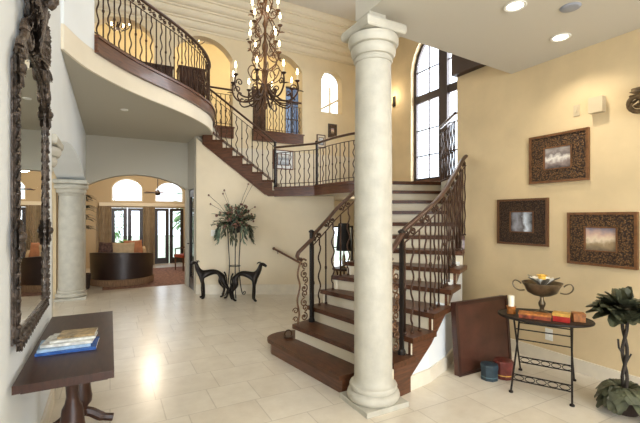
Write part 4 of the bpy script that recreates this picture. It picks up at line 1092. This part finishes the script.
for i in range(74):
    a = random.uniform(0, 2*PI); e = random.uniform(.05, 1.25); ln = random.uniform(.22, .50)
    d = V((math.cos(a)*math.cos(e)*1.05, math.sin(a)*math.cos(e)*.8, math.sin(e))); p = V((sx, sy, 1.46)); pts = [p, p+d*ln*.5, p+d*ln-V((0, 0, .10*math.cos(e)))]
    tube(f, pts, .004, 4)
    for k in range(9):
        q = pts[1].lerp(pts[2], k/8) if k > 1 else pts[0].lerp(pts[1], .6); dd = d+V((random.uniform(-1, 1), random.uniform(-1, 1), random.uniform(-.6, .8)))
        leaf(fl_f if i % 3 else fl_s, q, dd, random.uniform(.05, .10), .03, .3)
    if i % 2 == 0:
        for k in range(3): ball(fl_r, pts[2]+V((random.uniform(-.05, .05), random.uniform(-.05, .05), random.uniform(-.04, .04))), random.uniform(.018, .03), u=7, v=5)
for i in range(9):
    a = random.uniform(0, 2*PI); e = random.uniform(.5, 1.3); ln = random.uniform(.75, 1.0); d = V((math.cos(a)*math.cos(e), math.sin(a)*math.cos(e)*.6, math.sin(e)))
    p = V((sx, sy, 1.46)); tube(f, [p, p+d*ln*.6, p+d*ln-V((0, 0, .08))], .0035, 4); ball(fl_r, p+d*ln-V((0, 0, .08)), .02, u=6, v=4)
for i in range(26):
    a = random.uniform(0, 2*PI); p = V((sx+.13*math.cos(a), sy+.13*math.sin(a), 1.48)); 
    q = p+V((math.cos(a)*.16, math.sin(a)*.14, -.05)); e = q+V((math.cos(a)*.05, math.sin(a)*.05, -random.uniform(.12, .34)))
    tube(f, [p, q, e], .003, 4)
    for k in range(8): leaf(fl_s if i % 2 else fl_t, q.lerp(e, k/7), (math.cos(a)+random.uniform(-.8, .8), math.sin(a)+random.uniform(-.8, .8), -1), .10, .03, .2)
obj('stems', f, IRON, fl); obj('foliage', fl_f, LEAFM, fl); obj('sage_foliage', fl_s, LEAFG, fl); obj('dark_foliage', fl_t, LEAFD, fl); obj('blossoms', fl_r, FLRED, fl, True)

# ------------------------------------------------------------------ great room furniture
scx, scy = .27, 10.72
t = thing('tub_sofa', 'dark brown curved back sofa with tan fringe seen through the lower arch', 'sofa', (scx, scy, 0))
def shell(bm, r0, r1, z0, z1, a0, a1, n=30, drop=.10, sx_=1.0):
    rows = [[], [], [], []]
    for i in range(n+1):
        f_ = i/n; a = a0+(a1-a0)*f_; dz = drop*(abs(f_-.5)*2)**3
        for r_, z, k in ((r1, z0, 0), (r1*1.03, z1-dz, 1), (r0, z1-dz, 2), (r0, z0, 3)): rows[k].append(bm.verts.new((scx+sx_*r_*math.cos(a), scy+r_*math.sin(a), z-(.10*f_ if k in (1, 2) and drop else 0))))
    for k in range(4):
        for i in range(n): bm.faces.new((rows[k][i], rows[k][i+1], rows[(k+1) % 4][i+1], rows[(k+1) % 4][i]))
    bm.faces.new([q[0] for q in rows]); bm.faces.new([q[-1] for q in rows])
f = B(); shell(f, .55, .68, .16, .82, PI*.93, PI*2.07); obj('backrest', f, LEATH, t, True)
f = B(); shell(f, .56, .70, .01, .158, PI*.93, PI*2.07, drop=0); obj('fringe', f, FRINGE, t, True)
f = B(); lathe(f, [(.54, .10), (.545, .40), (.50, .45), (.01, .46)], (scx, scy, 0), 30); obj('seat', f, LEATH, t, True)
def pillow(label, x, y, z, w, h, th, rx, rz, mat):
    f = B(); n = 10; g_ = {}
    for s in (1, -1):
        for i in range(n+1):
            for j in range(n+1):
                u, v = i/n*2-1, j/n*2-1; k = (1-u**4)*(1-v**4); sh = 1-.06*(1-abs(u))*abs(v)
                if s < 0 and (i in (0, n) or j in (0, n)): g_[s, i, j] = g_[1, i, j]
                else: g_[s, i, j] = f.verts.new((u*w/2*(1-.05*(1-v*v)), s*th/2*k**.6, v*h/2*(1-.05*(1-u*u))))
        for i in range(n):
            for j in range(n): f.faces.new((g_[s, i, j], g_[s, i+1, j], g_[s, i+1, j+1], g_[s, i, j+1]))
    o = single('throw_pillow', f, mat, label, 'pillow', (x, y, z), 0, True, group='cushions on the curved sofa'); o.rotation_euler = (rx, 0, rz)
pillow('beige cushion propped inside the curved sofa back', scx+.02, scy-.36, 0.78, .48, .44, .16, -.25, .05, PILB)
pillow('orange cushion lying over the beige cushion on the curved sofa', scx+.24, scy-.26, 0.84, .44, .42, .15, -.35, .35, PILO)
pillow('dark patterned cushion at the end of the curved sofa beside the column', scx-.34, scy-.22, 0.80, .42, .42, .15, -.25, -.5, PILD)
pillow('tan cushion at the arm of the curved sofa beside the passage', scx+.42, scy-.08, 0.70, .36, .34, .14, -.2, .9, PILB)
t = thing('potted_fern', 'bright green potted fern beyond the curved sofa', 'plant', (.42, 12.3, 0))
f = B(); lathe(f, [(.12, 0.004), (.14, .02), (.17, .72), (.18, .78), (.15, .78), (.14, .7)], (.42, 12.3, 0), 18); obj('pot', f, TERRA, t, True)
f = B()
for i in range(90):
    a = random.uniform(0, 2*PI); leaf(f, (.42, 12.3, .76), (math.cos(a), math.sin(a), random.uniform(.5, 1.8)), random.uniform(.35, .55), .06, .5)
obj('foliage', f, LEAFB, t)
# armchair
t = thing('wooden_armchair', 'dark wooden chair with red orange seat in front of far doors', 'chair', (2.02, 12.3, 0), .4)
f = B(); box(f, -.25, .25, -.24, .24, .40, .48); bev(f, .03, 3); obj('seat', f, REDC, t, True, local=True)
f = B(); box(f, .21, .26, -.24, .24, .5, .98); bev(f, .02, 2); obj('backrest', f, WOOD, t, True, local=True)
for x in (-.22, .22):
    for y in (-.21, .21): f = B(); tube(f, [(x, y, 0), (x, y, .40)], [.018, .026], 8); obj('leg', f, WOOD, t, True, local=True)
for y in (-.25, .25): f = B(); tube(f, [(-.2, y, .42), (-.2, y, .64), (.22, y, .68)], .02, 8); obj('armrest', f, WOOD, t, True, local=True)
f = B(); prism(f, [(-.15, 9.72), (2.6, 9.72), (2.6, 13.2), (-.15, 13.2)], .0005, .004); rg = single('area_rug', f, RUGM, 'faded brown red patterned rug under the curved sofa', 'rug')
def curtain(x0, x1, label):
    f = B(); n = 28; a, c = [], []
    for i in range(n+1):
        x = x0+(x1-x0)*i/n; y = GY-.11+.028*math.sin(i*1.5); a.append((x, y)); c.append((x, y+.012))
    rows = [[f.verts.new((p[0], p[1], z)) for p in side_] for side_, z in ((a, .02), (a, 1.95), (c, 1.95), (c, .02))]
    for k in range(4):
        for i in range(n): f.faces.new((rows[k][i], rows[k][i+1], rows[(k+1) % 4][i+1], rows[(k+1) % 4][i]))
    single('curtain', f, CURT, label, 'curtain', smooth=True, group='curtains in the far room')
curtain(-.32, .03, 'taupe curtain hanging at the column side of the far glazed doors'); curtain(.97, 1.30, 'taupe curtain hanging between the two pairs of glazed doors')
t = thing('ceiling_fan', 'small dark ceiling fan in the far room in front of arched window', 'fan', (1.22, 12.2, 2.3))
f = B(); lathe(f, [(.02, -.08), (.07, -.05), (.08, .02), (.03, .08), (.012, .1)], n=14); tube(f, [(0, 0, .1), (0, 0, .999)], .012, 6); obj('motor', f, IRONB, t, True, local=True)
for k in range(5):
    a = 2*PI*k/5; f = B(); v = box(f, .08, .42, -.045, .045, 0, .008); bmesh.ops.transform(f, matrix=Matrix.Rotation(a, 4, 'Z') @ Matrix.Rotation(.2, 4, 'X'), verts=v); obj('blade', f, WOOD, t, local=True)
t = thing('potted_palm', 'tall dark leaved palm in the far room just behind the thick column', 'plant', (-.56, 10.1, 0))
f = B(); lathe(f, [(.14, 0), (.16, .02), (.19, .34), (.17, .34), (.15, .3)], (-.56, 10.1, 0), 18); obj('pot', f, TERRA, t, True)
f = B(); tube(f, [(-.56, 10.1, .3), (-.58, 10.1, 1.2), (-.54, 10.1, 1.9)], [.03, .025, .015], 7); obj('trunk', f, TRUNKM, t, True)
f = B()
for zc in (1.35, 1.55, 1.75, 2.0):
    for i in range(14):
        a = random.uniform(0, 2*PI); leaf(f, (-.54, 10.1, zc+random.uniform(-.08, .08)), (math.cos(a), math.sin(a), .6), random.uniform(.22, .38), .07, .6)
obj('foliage', f, LEAFD, t)

# lamp on a side table under the landing
lx, ly = 3.98, 6.42
f = None
t = thing('side_table', 'dark side table half hidden behind the curved staircase', 'table', (lx, ly, 0))
f = B(); lathe(f, [(.22, .58), (.23, .60), (.22, .62), (.001, .62)], (lx, ly, 0), 26); obj('tabletop', f, WOODM, t, True)
for k in range(3):
    a = 2*PI*k/3; f = B(); tube(f, [(lx+.16*math.cos(a), ly+.16*math.sin(a), .0), (lx+.10*math.cos(a), ly+.10*math.sin(a), .3), (lx+.16*math.cos(a), ly+.16*math.sin(a), .585)], .016, 8); obj('leg', f, WOODM, t, True)
t = thing('table_lamp', 'table lamp with black shade glimpsed between railing and column', 'lamp', (lx, ly, .621))
f = B(); lathe(f, [(.08, 0), (.085, .015), (.03, .04), (.04, .12), (.03, .22), (.014, .28), (.012, .42)], n=18); obj('base', f, PEWTER, t, True, local=True)
f = B(); lathe(f, [(.145, .33), (.15, .335), (.11, .84), (.10, .86), (.02, .862), (.02, .858), (.095, .855), (.14, .335)], n=28); obj('lamp_shade', f, BLACK, t, True, local=True)

# upstairs furniture behind the balcony railing
def cabinet(label, x, y, w, d, h, n):
    t = thing('hall_cabinet', label, 'cabinet', (x, y, F2+.0))
    f = B(); box(f, -w/2, w/2, -d/2, d/2, .06, h-.03); box(f, -w/2-.02, w/2+.02, -d/2-.02, d/2+.02, h-.03, h); box(f, -w/2+.02, w/2-.02, -d/2+.02, d/2-.02, .0, .06); obj('body', f, WOODM, t, local=True)
    for i in range(n):
        x0_ = -w/2+.02+(w-.04)*i/n; x1_ = x0_+(w-.04)/n-.01
        f = B(); box(f, x0_, x1_, -d/2-.018, -d/2-.001, .10, h-.06); bev(f, .006); dd = obj('door', f, WOODM, t, local=True)
        f = B(); ball(f, (x1_-.03 if i % 2 == 0 else x0_+.03, -d/2-.03, h*.5), .014); obj('knob', f, BRACK, dd, True, local=True)
cabinet('low dark wood cabinet behind the middle of the balcony railing', .86, 8.95, .62, .40, 1.08, 2)
cabinet('tall dark wood cabinet behind the curved end of the balcony railing', 1.80, 10.2, .62, .45, 1.60, 2)

# ------------------------------------------------------------------ light
w = bpy.data.worlds.new('World'); SC.world = w; w.use_nodes = True
bg = w.node_tree.nodes['Background']; bg.inputs[0].default_value = (.86, .94, 1, 1); bg.inputs[1].default_value = 5.0
def area(name, loc, rot, sx_, sy_, e, col=(1, 1, 1)):
    l = bpy.data.lights.new(name, 'AREA'); l.shape = 'RECTANGLE'; l.size = sx_; l.size_y = sy_; l.energy = e; l.color = col
    o = bpy.data.objects.new(name, l); COL.objects.link(o); o.location = loc; o.rotation_euler = rot; return o
def point(name, loc, e, col=(1, .82, .58), r_=.1):
    l = bpy.data.lights.new(name, 'POINT'); l.energy = e; l.color = col; l.shadow_soft_size = r_
    o = bpy.data.objects.new(name, l); COL.objects.link(o); o.location = loc; return o
DAY = (.94, .97, 1)
# daylight just outside the glazing
area('fill daylight entry', (.75, -4.5, 1.5), (PI/2, 0, 0), 1.7, 3.0, 420, DAY)  # fill light through the added entrance openings
area('fill daylight entry upper', (.75, -4.5, 4.7), (PI/2, 0, 0), 1.7, 2.4, 420, DAY)
area('fill daylight front room', (3.05, -4.5, 1.7), (PI/2, 0, 0), 1.7, 2.2, 260, DAY)  # fill light through the added front window
area('daylight stair window', (6.75, 6.2, 4.1), (PI/2, 0, PI/2), 1.9, 3.4, 420, DAY)
area('fill daylight side room', (-4.5, 5.6, 1.5), (PI/2, 0, -PI/2), 3.6, 2.2, 140, DAY)  # fill light, enters by the added side room window
area('daylight garden', (1.14, 14.9, 1.5), (-PI/2, 0, 0), 2.6, 2.6, 10, DAY)
point('chandelier glow low', (CX, CY, 3.95), 30, (1, .84, .62), r_=.3)
point('chandelier glow high', (CX, CY, 4.75), 30, (1, .84, .62), r_=.25)
point('hall lamp west', (.16, 10.5, 6.0), 75, r_=.2)
point('hall lamp middle', (2.0, 10.7, 6.1), 75, r_=.2)
point('hall lamp east', (4.2, 11.2, 6.2), 70, r_=.2)
point('great room lamp', (1.0, 11.8, 2.9), 210, (1, .86, .66), r_=.2)
point('lobby lamp', (5.2, 7.6, 1.9), 22, r_=.15)
point('stair sconce', (6.08, 7.75, 4.6), 16, r_=.1)

# ------------------------------------------------------------------ camera
cam = bpy.data.cameras.new('Camera'); cam.sensor_width = 36; cam.lens = 36*390/640; cam.shift_y = 5.5/640; cam.clip_start = .05
co = bpy.data.objects.new('Camera', cam); COL.objects.link(co); co.location = (0, 0, 1.6); co.rotation_euler = (PI/2, 0, -math.radians(28.3))
SC.camera = co
vs = SC.view_settings; vs.view_transform = 'Standard'; vs.look = 'None'; vs.gamma = 1; vs.use_curve_mapping = False; vs.exposure = -0.68
